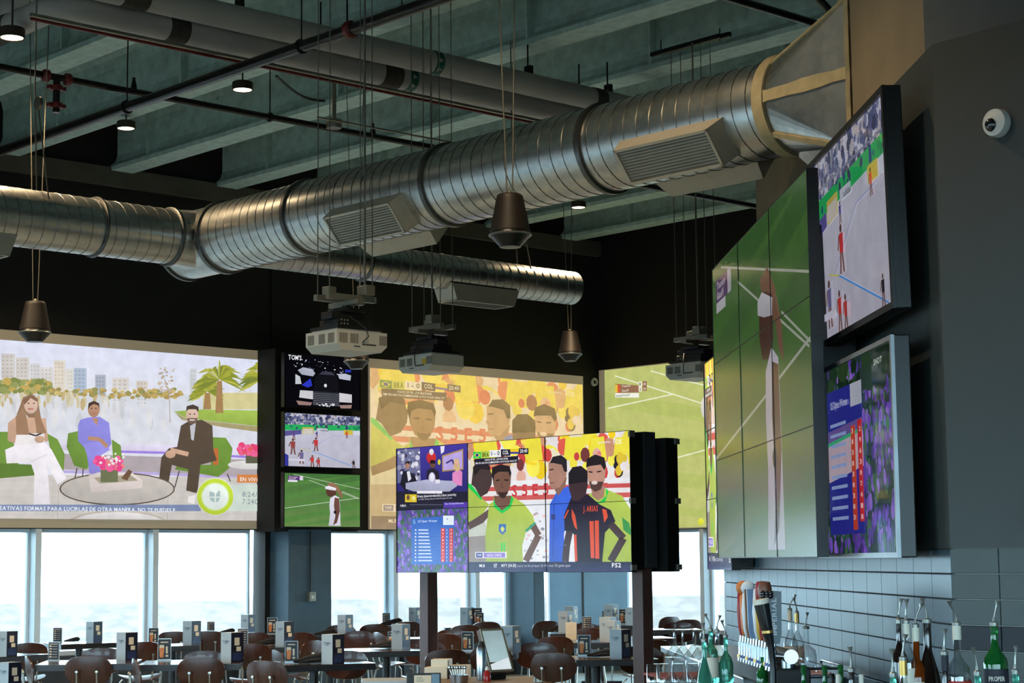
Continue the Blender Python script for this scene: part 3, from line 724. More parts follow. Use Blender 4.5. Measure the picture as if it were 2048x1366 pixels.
# ---- what the screens show
def pic_morning(c):                       # drawn in crop units (k = 3.332, origin 0,660)
    c.grad(-40, 60, 1800, 480, (222, 226, 246), (226, 228, 236))
    c.grad(-40, 430, 1800, 1000, (214, 218, 226), (226, 226, 240))
    for x0, x1, y, col in ((0, 90, 160, (205, 200, 196)), (95, 185, 185, (210, 204, 200)), (190, 262, 225, (214, 212, 214)), (262, 345, 250, (218, 214, 212)), (350, 425, 205, (224, 214, 200)), (428, 480, 262, (220, 218, 210)), (482, 568, 255, (178, 192, 212)), (625, 695, 300, (176, 182, 198)), (740, 850, 320, (220, 214, 210)), (900, 975, 340, (216, 206, 196)), (1255, 1300, 260, (206, 210, 214))):
        c.rect(x0, y, x1, 440, col)
        c.bump = False
        for j in range(6):
            for i in range(3): c.rect(x0 + 8 + i * (x1 - x0 - 12) / 3, y + 14 + j * 26, x0 + 4 + (i + .55) * (x1 - x0 - 8) / 3, y + 24 + j * 26, tuple(max(0, v - 26) for v in col))
        c.bump = True; c.k += 1
    c.blobs(150, (-20, 335, 330, 420), [(150, 160, 96), (176, 170, 108), (196, 168, 92), (128, 140, 76)], 24, .8, 3)
    c.blobs(120, (300, 395, 1200, 455), [(176, 150, 88), (196, 172, 104), (150, 148, 92), (208, 186, 120)], 20, .7, 4)
    c.blobs(60, (-20, 445, 720, 500), [(206, 196, 160), (196, 176, 130), (214, 208, 190)], 14, 2.6, 5)
    c.blobs(40, (0, 480, 1100, 640), [(206, 208, 214), (222, 222, 226)], 18, 3.2, 6)
    # lawn and palms
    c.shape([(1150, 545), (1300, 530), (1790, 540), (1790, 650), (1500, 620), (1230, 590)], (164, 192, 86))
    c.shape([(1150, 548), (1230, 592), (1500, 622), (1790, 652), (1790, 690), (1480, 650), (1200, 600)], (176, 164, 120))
    c.rect(1340, 420, 1790, 530, (214, 206, 150))
    for x, y, h, R in ((1370, 420, 110, 130), (1450, 340, 215, 180), (1745, 330, 215, 170)):
        c.shape([(x - 16, y), (x + 16, y), (x + 26, y + h), (x - 28, y + h)], (168, 132, 88))
        c.bump = False; rd = random.Random(int(x))
        for i in range(34):
            c.k += (i % 4 == 0); a = math.radians(-200 + i * 6.5); L = R * rd.uniform(.75, 1.1)
            ex, ey = x + L * math.cos(a), y + L * .72 * math.sin(a) + L * .25 * abs(math.cos(a)); mx_, my = x + L * .55 * math.cos(a), y + L * .62 * math.sin(a)
            c.shape([(x, y - 8), (mx_ - 6, my - 9), (ex, ey), (mx_ + 6, my + 13)], rd.choice([(168, 170, 62), (140, 150, 52), (190, 188, 84), (122, 134, 60)]))
        c.bump = True; c.k += 1
    c.line([(1120, 620), (1115, 430), (1085, 330)], 6, (178, 166, 160)); c.blobs(40, (1045, 250, 1150, 420), [(186, 170, 160), (204, 186, 160)], 10, .7, 8)
    # set: ledge, floor, rug
    c.shape([(300, 760), (1100, 770), (1790, 790), (1790, 830), (1100, 812), (300, 800)], (228, 220, 244)); c.line([(790, 812), (1100, 820), (1790, 855)], 16, (160, 130, 226))
    c.shape([(400, 825), (1790, 870), (1790, 1000), (400, 930)], (176, 166, 172)); c.line([(400, 945), (1100, 960), (1790, 1000)], 20, (186, 172, 222))
    c.shape([(-40, 960), (1800, 990), (1800, 1290), (-40, 1290)], (206, 200, 196))
    for i in range(7): c.line([(-40, 1000 + i * 38), (1780, 1010 + i * 36)], 2, (190, 184, 180))
    for x in (380, 820, 1110): c.line([(x, 980), (x - 10, 1280)], 4, (176, 170, 168))
    # chairs
    G, G2 = (112, 150, 62), (92, 126, 50)
    c.shape([(-20, 680), (60, 680), (110, 900), (-20, 990)], G); c.shape([(300, 690), (370, 730), (418, 830), (410, 940), (340, 900)], G); c.shape([(-20, 890), (250, 900), (215, 970), (-20, 990)], G2)
    c.shape([(440, 690), (505, 675), (560, 760), (590, 900), (560, 930), (480, 905), (430, 780)], G); c.shape([(730, 730), (790, 770), (800, 860), (740, 870)], G)
    c.shape([(1400, 715), (1490, 720), (1535, 790), (1515, 920), (1440, 980), (1150, 930), (1170, 900), (1390, 900)], G); c.shape([(1410, 790), (1440, 790), (1440, 900), (1405, 900)], (196, 110, 60))
    for p in (((500, 920), (480, 1010)), ((540, 925), (530, 1080)), ((1180, 940), (1150, 1050)), ((1500, 960), (1520, 1010))): c.line(p, 7, (70, 66, 60))
    S1, S2, S3 = (206, 168, 142), (186, 142, 116), (222, 190, 172)
    # woman, white trousers
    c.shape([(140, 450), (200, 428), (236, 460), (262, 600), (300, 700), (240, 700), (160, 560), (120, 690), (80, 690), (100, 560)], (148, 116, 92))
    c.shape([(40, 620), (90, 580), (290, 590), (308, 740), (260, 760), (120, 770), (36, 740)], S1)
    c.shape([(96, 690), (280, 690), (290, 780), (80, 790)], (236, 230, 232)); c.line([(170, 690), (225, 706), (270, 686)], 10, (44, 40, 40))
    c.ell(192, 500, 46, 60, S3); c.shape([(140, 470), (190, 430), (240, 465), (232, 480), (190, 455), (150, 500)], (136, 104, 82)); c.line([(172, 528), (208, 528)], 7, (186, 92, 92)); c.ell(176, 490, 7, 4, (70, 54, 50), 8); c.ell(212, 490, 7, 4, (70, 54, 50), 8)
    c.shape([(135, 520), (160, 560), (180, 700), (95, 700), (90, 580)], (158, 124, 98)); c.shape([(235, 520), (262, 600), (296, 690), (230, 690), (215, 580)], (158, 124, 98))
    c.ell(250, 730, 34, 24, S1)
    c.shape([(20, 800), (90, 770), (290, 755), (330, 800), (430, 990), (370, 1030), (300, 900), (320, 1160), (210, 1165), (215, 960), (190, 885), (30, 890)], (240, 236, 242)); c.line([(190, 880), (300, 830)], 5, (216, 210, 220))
    # woman in lilac
    c.shape([(520, 600), (570, 585), (650, 580), (712, 620), (728, 760), (700, 800), (620, 830), (640, 950), (580, 950), (560, 800), (505, 740), (505, 640)], (142, 138, 224)); c.shape([(540, 760), (690, 740), (716, 800), (640, 850), (660, 960), (585, 960), (570, 850)], (150, 144, 230))
    c.ell(610, 530, 40, 54, S2); c.shape([(572, 530), (575, 490), (610, 474), (645, 490), (650, 530), (640, 505), (610, 495), (585, 510)], (70, 52, 46)); c.shape([(596, 590), (640, 590), (630, 640)], S2); c.ell(596, 524, 6, 4, (50, 40, 36), 8); c.ell(624, 524, 6, 4, (50, 40, 36), 8); c.line([(597, 556), (623, 556)], 5, (170, 88, 84))
    c.line([(572, 722), (650, 730), (700, 780)], 26, S2)
    # man in dark suit
    D_ = (88, 74, 62)
    c.shape([(1190, 640), (1240, 610), (1330, 600), (1400, 640), (1406, 800), (1430, 870), (1320, 900), (1300, 1090), (1225, 1070), (1240, 930), (1130, 900), (1100, 1060), (1040, 1040), (1060, 850), (1110, 790), (1165, 780)], D_)
    c.shape([(1250, 640), (1290, 620), (1275, 740), (1258, 730)], (196, 196, 206)); c.ell(1265, 570, 42, 56, S3); c.shape([(1225, 545), (1228, 510), (1270, 498), (1308, 515), (1306, 550), (1290, 530), (1240, 530)], (74, 62, 56)); c.shape([(1228, 590), (1302, 588), (1290, 622), (1262, 630), (1240, 618)], (120, 96, 82)); c.line([(1248, 602), (1282, 602)], 7, (240, 236, 232)); c.ell(1250, 562, 6, 4, (50, 40, 36), 8); c.ell(1280, 562, 6, 4, (50, 40, 36), 8)
    c.line([(1240, 830), (1180, 815), (1120, 800)], 30, S1); c.ell(1120, 830, 34, 26, S1); c.shape([(985, 1100), (1060, 1065), (1100, 1085), (1050, 1110)], (60, 50, 46)); c.shape([(1240, 1110), (1290, 1100), (1280, 1160), (1235, 1150)], (236, 232, 230))
    # table, tray, flowers
    c.bump = False
    for rx, ry, col in ((385, 110, (96, 84, 74)), (375, 101, (196, 190, 184))): c.k += 1; c.ell(765, 1060, rx, ry, col, 32)
    c.bump = True; c.k += 1
    c.shape([(575, 970), (640, 950), (860, 950), (935, 1000), (930, 1055), (590, 1085)], (222, 210, 206)); c.shape([(610, 985), (850, 965), (905, 1005), (650, 1025)], (170, 160, 140))
    c.rect(655, 930, 770, 1015, (110, 116, 84)); c.blobs(46, (625, 840, 800, 930), [(232, 70, 140), (242, 96, 156), (214, 60, 120), (238, 130, 130)], 22, .9, 11); c.blobs(16, (650, 820, 810, 900), [(238, 236, 236)], 12, .9, 12)
    c.shape([(790, 990), (840, 930), (865, 945), (830, 1005)], (110, 80, 60))
    c.ell(1650, 900, 150, 30, (226, 224, 222), 24); c.rect(1620, 820, 1705, 890, (96, 96, 74)); c.blobs(36, (1580, 770, 1720, 830), [(230, 70, 120), (226, 90, 90), (240, 100, 150)], 20, .9, 13)
    c.ell(765, 1290, 330, 90, (196, 186, 176), 28); c.ell(765, 1296, 315, 82, (226, 222, 222), 28)
    # captions
    c.rect(-40, 1165, 1320, 1208, (124, 140, 176)); c.text(-20, 1200, "EATIVAS FORMAS PARA LUCIRLAS DE OTRA MANERA. NO TE PUEDES P", 26, (236, 240, 248), width=1170)
    c.rect(1400, 1030, 1785, 1208, (206, 220, 210)); c.rect(1562, 965, 1738, 1018, (216, 134, 72)); c.text(1582, 1008, 'EN VIVO', 25, (250, 246, 240), width=134)
    c.text(1596, 1112, '8:24/', 34, (150, 162, 166), width=100); c.text(1596, 1160, '7:24C', 34, (150, 162, 166), width=108)
    for rx, col in ((126, (224, 226, 216)), (120, (196, 222, 62)), (94, (214, 236, 160)), (86, (232, 242, 236))): c.ell(1416, 1112, rx, rx, col, 32)
    U = (170, 190, 190)
    c.shape([(1378, 1076), (1412, 1086), (1412, 1112), (1378, 1112)], U); c.shape([(1420, 1098), (1440, 1070), (1448, 1076), (1448, 1112), (1420, 1112)], U); c.shape([(1378, 1118), (1412, 1118), (1412, 1152), (1388, 1140)], U); c.shape([(1420, 1118), (1448, 1118), (1440, 1140), (1420, 1152)], U)

def pic_soccer(c, pale=False):            # drawn in crop units (k = 3.531, origin 780,850)
    L = (lambda r, g, b: tuple(min(252, int(v * .44 + t)) for v, t in zip((r, g, b), (138, 116, 70)))) if pale else (lambda r, g, b: (r, g, b))  # pale: tan ambient light on the sheet added to every picture colour
    yel, lime, grn, skinD, skinM = L(240, 226, 70), L(178, 200, 84), L(44, 206, 86), L(58, 46, 48), L(122, 88, 74)
    c.rect(540, 20, 1720, 1045, L(232, 226, 226))
    c.blobs(90, (550, 40, 1710, 330), [yel, L(250, 240, 90), L(236, 228, 200), L(226, 96, 80), L(240, 236, 236), L(246, 210, 40), L(206, 150, 120)], 52, 1.5, 21)
    for x, w in ((600, 90), (690, 60), (960, 100), (1240, 130), (1420, 90), (1590, 120)): c.shape([(x, 90), (x + w, 80), (x + w + 20, 250), (x - 16, 250)], yel)
    c.blobs(26, (570, 200, 1710, 420), [L(206, 70, 70), L(226, 176, 160), L(120, 60, 60), L(236, 220, 214)], 30, 1.6, 22)
    for y, col in ((400, (236, 236, 240)), (440, (206, 86, 86)), (470, (236, 232, 234)), (505, (212, 96, 96)), (540, (240, 238, 240))): c.shape([(640, y), (1710, y - 30), (1710, y + 4), (640, y + 32)], L(*col))
    c.text(860, 505, 'S 5 E 5', 80, L(206, 60, 66), width=260)
    c.shape([(930, 540), (1710, 520), (1710, 970), (930, 970)], L(232, 234, 240)); c.blobs(30, (950, 620, 1120, 950), [L(200, 200, 206), L(150, 150, 160), L(236, 200, 200)], 12, .8, 23); c.blobs(12, (1640, 640, 1710, 740), [yel, L(196, 190, 206)], 22, 1, 24)
    c.blobs(10, (1590, 230, 1670, 330), [L(40, 36, 44), L(232, 226, 230), L(226, 196, 60)], 26, 1.7, 25)
    # left player, side view
    c.shape([(553, 410), (600, 450), (650, 520), (700, 560), (640, 660), (560, 720), (553, 720)], lime); c.shape([(553, 410), (575, 420), (655, 520), (645, 530), (553, 440)], grn)
    c.shape([(590, 290), (640, 270), (700, 290), (722, 360), (718, 420), (690, 480), (640, 510), (600, 440), (575, 420)], L(74, 58, 58)); c.shape([(585, 300), (640, 262), (705, 285), (712, 320), (640, 310), (600, 360)], L(44, 36, 40))
    c.shape([(553, 690), (650, 640), (700, 760), (680, 800), (553, 790)], L(196, 200, 190)); c.shape([(553, 690), (620, 650), (710, 585), (730, 610), (660, 690), (560, 740)], L(96, 74, 70)); c.shape([(553, 790), (690, 780), (690, 965), (553, 965)], L(150, 140, 136))
    # second player
    c.shape([(700, 560), (760, 520), (860, 500), (950, 560), (1010, 640), (1030, 720), (960, 760), (935, 850), (940, 968), (680, 968), (672, 790), (690, 660)], lime)
    c.shape([(735, 500), (860, 500), (850, 570), (790, 612), (740, 570)], skinM); c.shape([(730, 500), (745, 560), (792, 604), (846, 560), (858, 500), (874, 520), (852, 586), (792, 626), (734, 580)], grn)
    c.shape([(722, 330), (760, 300), (830, 300), (856, 340), (852, 420), (830, 490), (796, 515), (756, 490), (730, 420)], skinM); c.shape([(718, 350), (722, 300), (780, 278), (845, 290), (858, 340), (852, 370), (836, 330), (770, 330), (738, 350), (730, 400)], L(40, 32, 34)); c.shape([(764, 470), (832, 470), (815, 512), (796, 518), (776, 508)], L(64, 46, 44))
    c.line([(748, 392), (776, 388)], 9, L(36, 28, 30)); c.line([(808, 388), (838, 390)], 9, L(36, 28, 30)); c.line([(792, 400), (788, 440), (802, 442)], 5, L(92, 64, 54)); c.line([(776, 470), (818, 470)], 8, L(140, 84, 80))
    c.line([(1005, 700), (1050, 780), (960, 960)], 46, L(112, 82, 72)); c.line([(1028, 690), (960, 750)], 16, L(60, 160, 130))
    c.shape([(770, 700), (820, 700), (820, 750), (796, 775), (770, 750)], L(60, 110, 190)); c.shape([(795, 712), (812, 735), (795, 760), (780, 735)], L(210, 220, 120)); c.line([(790, 830), (790, 890)], 10, grn); c.line([(808, 830), (808, 890)], 10, grn)
    # referee
    c.shape([(1130, 560), (1180, 470), (1260, 430), (1300, 520), (1290, 640), (1230, 760), (1235, 968), (1125, 968)], L(62, 104, 222)); c.line([(1160, 560), (1150, 940)], 6, L(44, 76, 180)); c.rect(1140, 630, 1168, 668, L(52, 60, 130))
    c.shape([(1180, 380), (1250, 370), (1240, 430), (1190, 500), (1165, 460)], L(140, 104, 92)); c.shape([(1120, 270), (1160, 225), (1235, 228), (1252, 290), (1245, 370), (1200, 440), (1150, 455), (1128, 430), (1122, 350)], L(172, 130, 114)); c.shape([(1130, 270), (1150, 225), (1210, 212), (1250, 245), (1252, 330), (1232, 330), (1215, 280), (1150, 268)], L(44, 38, 44)); c.line([(1128, 318), (1156, 312)], 8, L(50, 38, 40)); c.line([(1130, 410), (1160, 408)], 7, L(130, 74, 76)); c.line([(1128, 345), (1118, 372), (1140, 378)], 5, L(140, 98, 86))
    # right player behind
    c.shape([(1400, 490), (1520, 450), (1640, 500), (1710, 600), (1710, 968), (1490, 968), (1480, 600)], lime); c.shape([(1400, 490), (1430, 530), (1480, 545), (1530, 500), (1525, 440), (1545, 470), (1520, 545), (1450, 560)], grn); c.shape([(1420, 440), (1520, 430), (1510, 510), (1470, 535), (1430, 500)], L(170, 128, 112))
    c.shape([(1390, 290), (1430, 250), (1500, 250), (1524, 300), (1518, 390), (1490, 450), (1450, 470), (1412, 440), (1396, 370)], L(190, 144, 126)); c.shape([(1386, 300), (1392, 240), (1450, 208), (1515, 230), (1528, 290), (1515, 320), (1490, 280), (1410, 290)], L(40, 34, 38)); c.shape([(1410, 400), (1510, 400), (1490, 455), (1450, 472), (1418, 445)], L(86, 62, 58)); c.ell(1445, 408, 22, 14, L(230, 210, 206), 12); c.line([(1405, 330), (1432, 334)], 9, L(44, 34, 36)); c.line([(1462, 332), (1492, 326)], 9, L(44, 34, 36))
    c.shape([(1640, 650), (1690, 690), (1710, 750), (1700, 780), (1650, 740)], L(60, 150, 70))
    # player from behind, dark shirt 11
    dk, orr = L(40, 28, 50), L(222, 84, 52)
    c.shape([(1290, 490), (1400, 490), (1480, 560), (1560, 600), (1594, 680), (1520, 760), (1500, 968), (1310, 968), (1300, 770), (1235, 745), (1230, 640), (1262, 560)], dk)
    c.shape([(1262, 340), (1290, 300), (1350, 290), (1395, 330), (1398, 420), (1385, 490), (1330, 540), (1290, 530), (1265, 450)], L(66, 48, 54)); c.shape([(1262, 345), (1290, 298), (1350, 288), (1396, 325), (1398, 400), (1262, 420)], L(36, 30, 36))
    c.shape([(1285, 590), (1310, 640), (1325, 740), (1305, 720), (1285, 650)], orr); c.shape([(1500, 590), (1530, 600), (1540, 650), (1515, 690)], orr); c.shape([(1300, 780), (1318, 770), (1326, 960), (1308, 965)], orr); c.line([(1232, 660), (1262, 600)], 9, orr)
    c.text(1366, 612, 'J. ARIAS', 40, orr, width=104); c.shape([(1410, 680), (1440, 678), (1446, 940), (1420, 940)], orr); c.shape([(1448, 676), (1476, 674), (1480, 944), (1452, 944)], orr)
    c.line([(1270, 750), (1250, 850), (1240, 965)], 48, L(70, 50, 54)); c.line([(1560, 700), (1650, 800), (1560, 960)], 52, L(70, 50, 54))
    # captions
    c.rect(590, 190, 705, 236, grn if not pale else L(60, 120, 60)); c.shape([(596, 213), (617, 196), (640, 213), (617, 230)], yel); c.ell(617, 213, 11, 11, L(40, 60, 150), 14); c.rect(645, 184, 705, 234, L(190, 210, 80)); c.text(655, 226, 'BRA', 30, L(40, 60, 30), width=44)
    c.rect(705, 178, 785, 226, L(236, 238, 240)); c.text(718, 216, '1 - 0', 28, L(50, 50, 50), width=58); c.rect(785, 172, 852, 218, L(36, 34, 52)); c.text(798, 208, 'COL', 26, L(240, 240, 244), width=42)
    c.rect(852, 168, 912, 190, L(240, 206, 40)); c.rect(852, 190, 912, 204, L(70, 60, 160)); c.rect(912, 164, 980, 206, L(36, 34, 52)); c.text(920, 197, '20:40', 25, L(240, 240, 244), width=52)
    c.shape([(596, 240), (908, 218), (908, 266), (600, 288)], L(36, 32, 50)); c.text(670, 254, 'VOICE OF DR. JOE MACHNIK', 13, L(236, 236, 240), width=166); c.text(606, 278, 'FMR FIFA MATCH COMMISSIONER & FOX RULES ANALYST', 13, L(236, 236, 240), width=294)
    c.text(1580, 136, 'FOX', 34, L(250, 250, 250), width=58); c.text(1470, 132, 'QUARTERFINAL', 12, L(240, 240, 240), width=90)
    c.rect(605, 897, 826, 940, L(236, 238, 246)); c.rect(610, 902, 656, 936, L(70, 76, 150)); c.text(617, 926, 'VAR', 16, L(240, 240, 250), width=32); c.rect(664, 902, 816, 936, L(150, 130, 206)); c.text(688, 928, 'GOAL CHECK', 17, L(236, 232, 250), width=104)
    c.grad(540, 966, 1720, 1045, L(40, 38, 70), L(52, 48, 96))
    c.text(634, 1003, 'MLB', 20, L(236, 236, 244), width=38); c.text(736, 1008, 'NY', 30, L(226, 226, 240), width=24); c.text(790, 1003, 'NYY (54-33)', 21, L(240, 240, 246), width=104); c.text(902, 1003, 'story to hit at least 26 HR over 50-game span', 19, L(170, 170, 190), width=374); c.text(1570, 1005, 'FS2', 30, L(244, 244, 250), width=64)

def pic_studio(c):                        # crop units k = 3.531
    c.rect(40, 140, 560, 600, (62, 54, 140)); c.grad(40, 130, 560, 480, (70, 60, 160), (44, 40, 110))
    c.shape([(52, 175), (210, 165), (216, 400), (52, 410)], (110, 112, 150)); c.blobs(40, (60, 175, 205, 380), [(210, 210, 226), (60, 56, 90), (150, 150, 180), (230, 226, 236)], 14, 1.2, 31)
    c.ell(290, 230, 34, 44, (206, 52, 56)); c.ell(292, 190, 16, 22, (232, 228, 236)); c.ell(346, 262, 10, 20, (226, 220, 60)); c.shape([(355, 150), (385, 148), (380, 190), (360, 205)], (232, 226, 244))
    c.shape([(366, 215), (516, 168), (518, 315), (368, 330)], (176, 140, 96)); c.shape([(374, 224), (508, 182), (510, 306), (376, 320)], (186, 166, 226)); c.line([(395, 270), (440, 245), (450, 280)], 12, (70, 62, 130))
    c.shape([(90, 330), (130, 320), (175, 360), (200, 430), (110, 470), (70, 420)], (34, 32, 46)); c.ell(122, 285, 17, 26, (176, 130, 110)); c.shape([(106, 280), (112, 258), (136, 258), (140, 280), (122, 268)], (32, 28, 30)); c.shape([(118, 330), (138, 325), (150, 380), (128, 400)], (226, 226, 236))
    c.shape([(262, 320), (300, 300), (345, 330), (350, 400), (255, 400)], (40, 36, 50)); c.ell(300, 278, 20, 28, (110, 76, 66)); c.shape([(280, 272), (286, 248), (316, 248), (320, 272)], (28, 24, 28))
    c.shape([(440, 340), (480, 310), (510, 330), (508, 430), (440, 420)], (226, 140, 196)); c.shape([(446, 300), (455, 240), (485, 240), (494, 310), (470, 330)], (216, 186, 130)); c.ell(470, 275, 15, 22, (226, 180, 156))
    c.shape([(110, 410), (260, 385), (440, 395), (475, 430), (420, 470), (200, 480), (110, 450)], (176, 178, 206)); c.ell(296, 375, 24, 42, (196, 190, 226)); c.ell(296, 372, 17, 30, (236, 236, 246)); c.rect(320, 385, 352, 412, (230, 228, 240))
    c.rect(40, 470, 560, 600, (34, 32, 52)); c.rect(190, 465, 368, 484, (236, 234, 244)); c.rect(106, 490, 188, 545, (222, 196, 44)); c.ell(128, 512, 12, 18, (120, 84, 66)); c.ell(166, 518, 13, 16, (236, 226, 150))
    c.text(194, 512, 'Bronny James introduced by Lakers yesterday', 17, (240, 240, 246), width=274); c.text(200, 530, 'LA Times: "Bronny, that moved him through hard work"', 10, (190, 190, 206), width=240)
    c.rect(378, 545, 552, 586, (88, 60, 176)); c.text(74, 578, 'NBA', 16, (236, 236, 244), width=40); c.text(390, 562, 'No. 1 Oakland Nationals', 10, (230, 226, 244), width=130); c.rect(140, 560, 370, 566, (90, 90, 110))
def lavender(c, box, n, seed):
    c.blobs(n, box, [(96, 64, 170), (120, 84, 200), (70, 110, 80), (52, 96, 70), (150, 110, 214), (84, 56, 150)], (box[2] - box[0]) / 56, 2.2, seed)
def pic_board(c):                         # crop units k = 3.531
    c.rect(40, 585, 560, 1045, (70, 92, 110)); lavender(c, (50, 600, 555, 1040), 760, 41)
    c.shape([(150, 660), (452, 640), (452, 985), (150, 985)], (46, 100, 196)); c.rect(374, 640, 450, 706, (226, 236, 244)); c.ell(404, 664, 5, 5, (110, 150, 200), 8); c.shape([(160, 670), (172, 665), (182, 695), (166, 702)], (110, 160, 220))
    c.text(196, 688, 'US Open: Women', 16, (210, 226, 246), width=136)
    for i in range(10):
        y = 742 + i * 24
        c.ell(180, y, 6, 6, (230, 236, 244), 8); c.rect(200, y - 5, 270 + (i * 37) % 34, y + 4, (200, 216, 240)); c.rect(150, y + 11, 452, y + 12, (76, 130, 214))
    c.rect(360, 728, 388, 968, (210, 44, 48)); c.rect(418, 728, 446, 968, (210, 44, 48))
    for i in range(10):
        y = 747 + i * 24
        for x in (370, 398, 428): c.text(x, y, str((i * 3 + x) % 9), 11, (244, 232, 236), width=8)
def pic_tennis(c, k=1.0):                 # unit coordinates 0..1
    c.grad(0, 0, 1, 1, (70, 118, 60), (104, 138, 76))
    for i in range(5): c.shape([(-.2, .18 + i * .22), (1.1, -.12 + i * .22), (1.1, -.02 + i * .22), (-.2, .28 + i * .22)], (86, 134, 66))
    W_ = (206, 214, 196)
    c.line([(.12, .02), (1, .27)], .008, W_); c.line([(.32, .12), (.98, .46)], .008, W_); c.line([(0, .66), (.55, .54), (.99, .44)], .010, W_); c.line([(.76, .32), (.99, .45)], .008, W_)
    c.rect(.05, .05, .20, .13, (96, 56, 120)); c.rect(.20, .05, .245, .13, (214, 210, 222)); c.rect(.05, .13, .17, .165, (230, 230, 236)); c.text(.06, .085, 'Tauson', .025, (236, 230, 240), width=.11); c.text(.06, .12, 'Gauff', .025, (236, 230, 240), width=.09)
    # player in white
    c.shape([(.56, .18), (.64, .16), (.71, .24), (.76, .36), (.77, .46), (.73, .42), (.70, .33), (.62, .30)], (150, 108, 84)); c.shape([(.55, .25), (.60, .22), (.68, .25), (.68, .38), (.64, .43), (.57, .42), (.545, .35)], (96, 62, 52))
    c.shape([(.535, .24), (.58, .22), (.68, .26), (.675, .31), (.60, .30), (.535, .28)], (236, 234, 244))
    c.shape([(.60, .46), (.66, .40), (.72, .44), (.73, .60), (.74, .98), (.58, .98), (.60, .75), (.59, .60)], (226, 222, 238)); c.shape([(.66, .44), (.72, .46), (.73, .70), (.69, .92), (.64, .97), (.67, .80), (.65, .60)], (110, 74, 62)); c.ell(.665, .72, .02, .03, (30, 26, 30), 10)
def pic_beach(c):                         # unit coordinates
    c.grad(0, 0, 1, 1, (196, 196, 214), (186, 184, 200)); c.blobs(300, (0, -.02, 1, .2), [(86, 90, 130), (120, 124, 160), (60, 62, 96), (176, 170, 180), (70, 84, 120)], .02, 1.6, 51)
    c.shape([(0, .22), (1, .17), (1, .27), (0, .33)], (40, 172, 92)); c.rect(0, .15, 1, .165, (120, 124, 150)); c.blobs(24, (0, .2, 1, .28), [(50, 70, 120), (30, 140, 80), (60, 60, 90)], .016, 2, 52)
    c.shape([(0, .34), (.22, .31), (.22, .39), (0, .44)], (90, 84, 150)); c.shape([(.23, .26), (.38, .25), (.38, .37), (.23, .39)], (196, 180, 90)); c.shape([(.24, .29), (.37, .28), (.37, .37), (.24, .38)], (206, 200, 190)); c.shape([(.78, .27), (.90, .27), (.90, .36), (.78, .36)], (206, 186, 70)); c.rect(.92, .28, 1, .36, (206, 212, 226)); c.rect(.42, .26, .56, .32, (190, 196, 210)); c.text(.47, .315, 'adidas', .035, (80, 84, 96), width=.10)
    c.line([(.3, .68), (.62, .40), (.86, .38)], .006, (150, 160, 206)); c.line([(.36, .70), (.95, .99)], .010, (84, 150, 220)); c.line([(.22, .66), (.36, .70)], .010, (200, 196, 110))
    def man(x, y, h, col):
        c.ell(x, y - h * .92, h * .06, h * .09, (96, 66, 60), 8); c.shape([(x - h * .10, y - h * .82), (x + h * .10, y - h * .82), (x + h * .09, y - h * .42), (x - h * .09, y - h * .42)], col); c.line([(x - h * .04, y - h * .42), (x - h * .08, y)], h * .07, (120, 80, 70)); c.line([(x + h * .04, y - h * .42), (x + h * .09, y)], h * .07, (120, 80, 70)); c.line([(x - h * .1, y - h * .8), (x - h * .17, y - h * .5)], h * .05, (120, 80, 70))
    man(.41, .70, .26, (196, 56, 60)); man(.11, .78, .30, (150, 70, 70)); man(.82, .43, .14, (220, 70, 50)); man(.42, .44, .12, (70, 66, 150)); man(.12, .50, .16, (90, 76, 150))
    man(.22, .95, .26, (110, 104, 150)); man(.36, 1.0, .22, (196, 56, 56)); man(.44, 1.02, .20, (190, 60, 60)); man(.91, 1.0, .16, (40, 36, 44)); c.rect(0, .86, .26, .90, (206, 204, 222)); c.shape([(0, .76), (.05, .80), (.05, 1), (0, 1)], (52, 56, 150))
def pic_cars(c):
    c.rect(0, 0, 1, 1, (6, 6, 12)); c.text(.05, .11, "TOM'S", .09, (240, 240, 244), width=.17)
    c.blobs(46, (.12, .08, .95, .34), [(200, 204, 226), (90, 96, 140), (240, 240, 250), (50, 52, 70)], .010, .8, 61)
    c.shape([(.17, .30), (.24, .24), (.36, .26), (.40, .34), (.37, .40), (.22, .38)], (176, 180, 196)); c.shape([(.70, .32), (.80, .30), (.88, .33), (.87, .43), (.72, .41)], (186, 190, 206)); c.shape([(.80, .22), (.88, .22), (.88, .27), (.80, .28)], (40, 52, 170)); c.shape([(.14, .38), (.20, .42), (.22, .56), (.14, .57)], (196, 200, 206)); c.shape([(.22, .58), (.34, .44), (.36, .58), (.30, .62)], (44, 56, 190))
    c.shape([(.38, .50), (.42, .36), (.48, .28), (.62, .28), (.68, .36), (.71, .52), (.71, .90), (.38, .90)], (16, 16, 24)); c.shape([(.45, .35), (.50, .29), (.62, .29), (.66, .35)], (60, 60, 76)); c.ell(.535, .56, .02, .035, (220, 222, 232), 10)
    c.shape([(.20, .68), (.38, .68), (.38, .84), (.19, .82)], (206, 204, 210)); c.shape([(.71, .68), (.89, .70), (.89, .86), (.71, .86)], (206, 204, 210)); c.shape([(.37, .68), (.72, .68), (.72, .95), (.37, .95)], (44, 46, 54))
    for i in range(7): c.line([(.37, .72 + i * .035), (.72, .72 + i * .035)], .008, (120, 122, 134))
    c.shape([(.15, .88), (.36, .90), (.34, .96), (.18, .96)], (150, 120, 116)); c.shape([(.72, .92), (.89, .90), (.88, .97), (.74, .98)], (160, 130, 124)); c.blobs(14, (.42, .90, .66, .98), [(220, 222, 230)], .014, 1, 62)

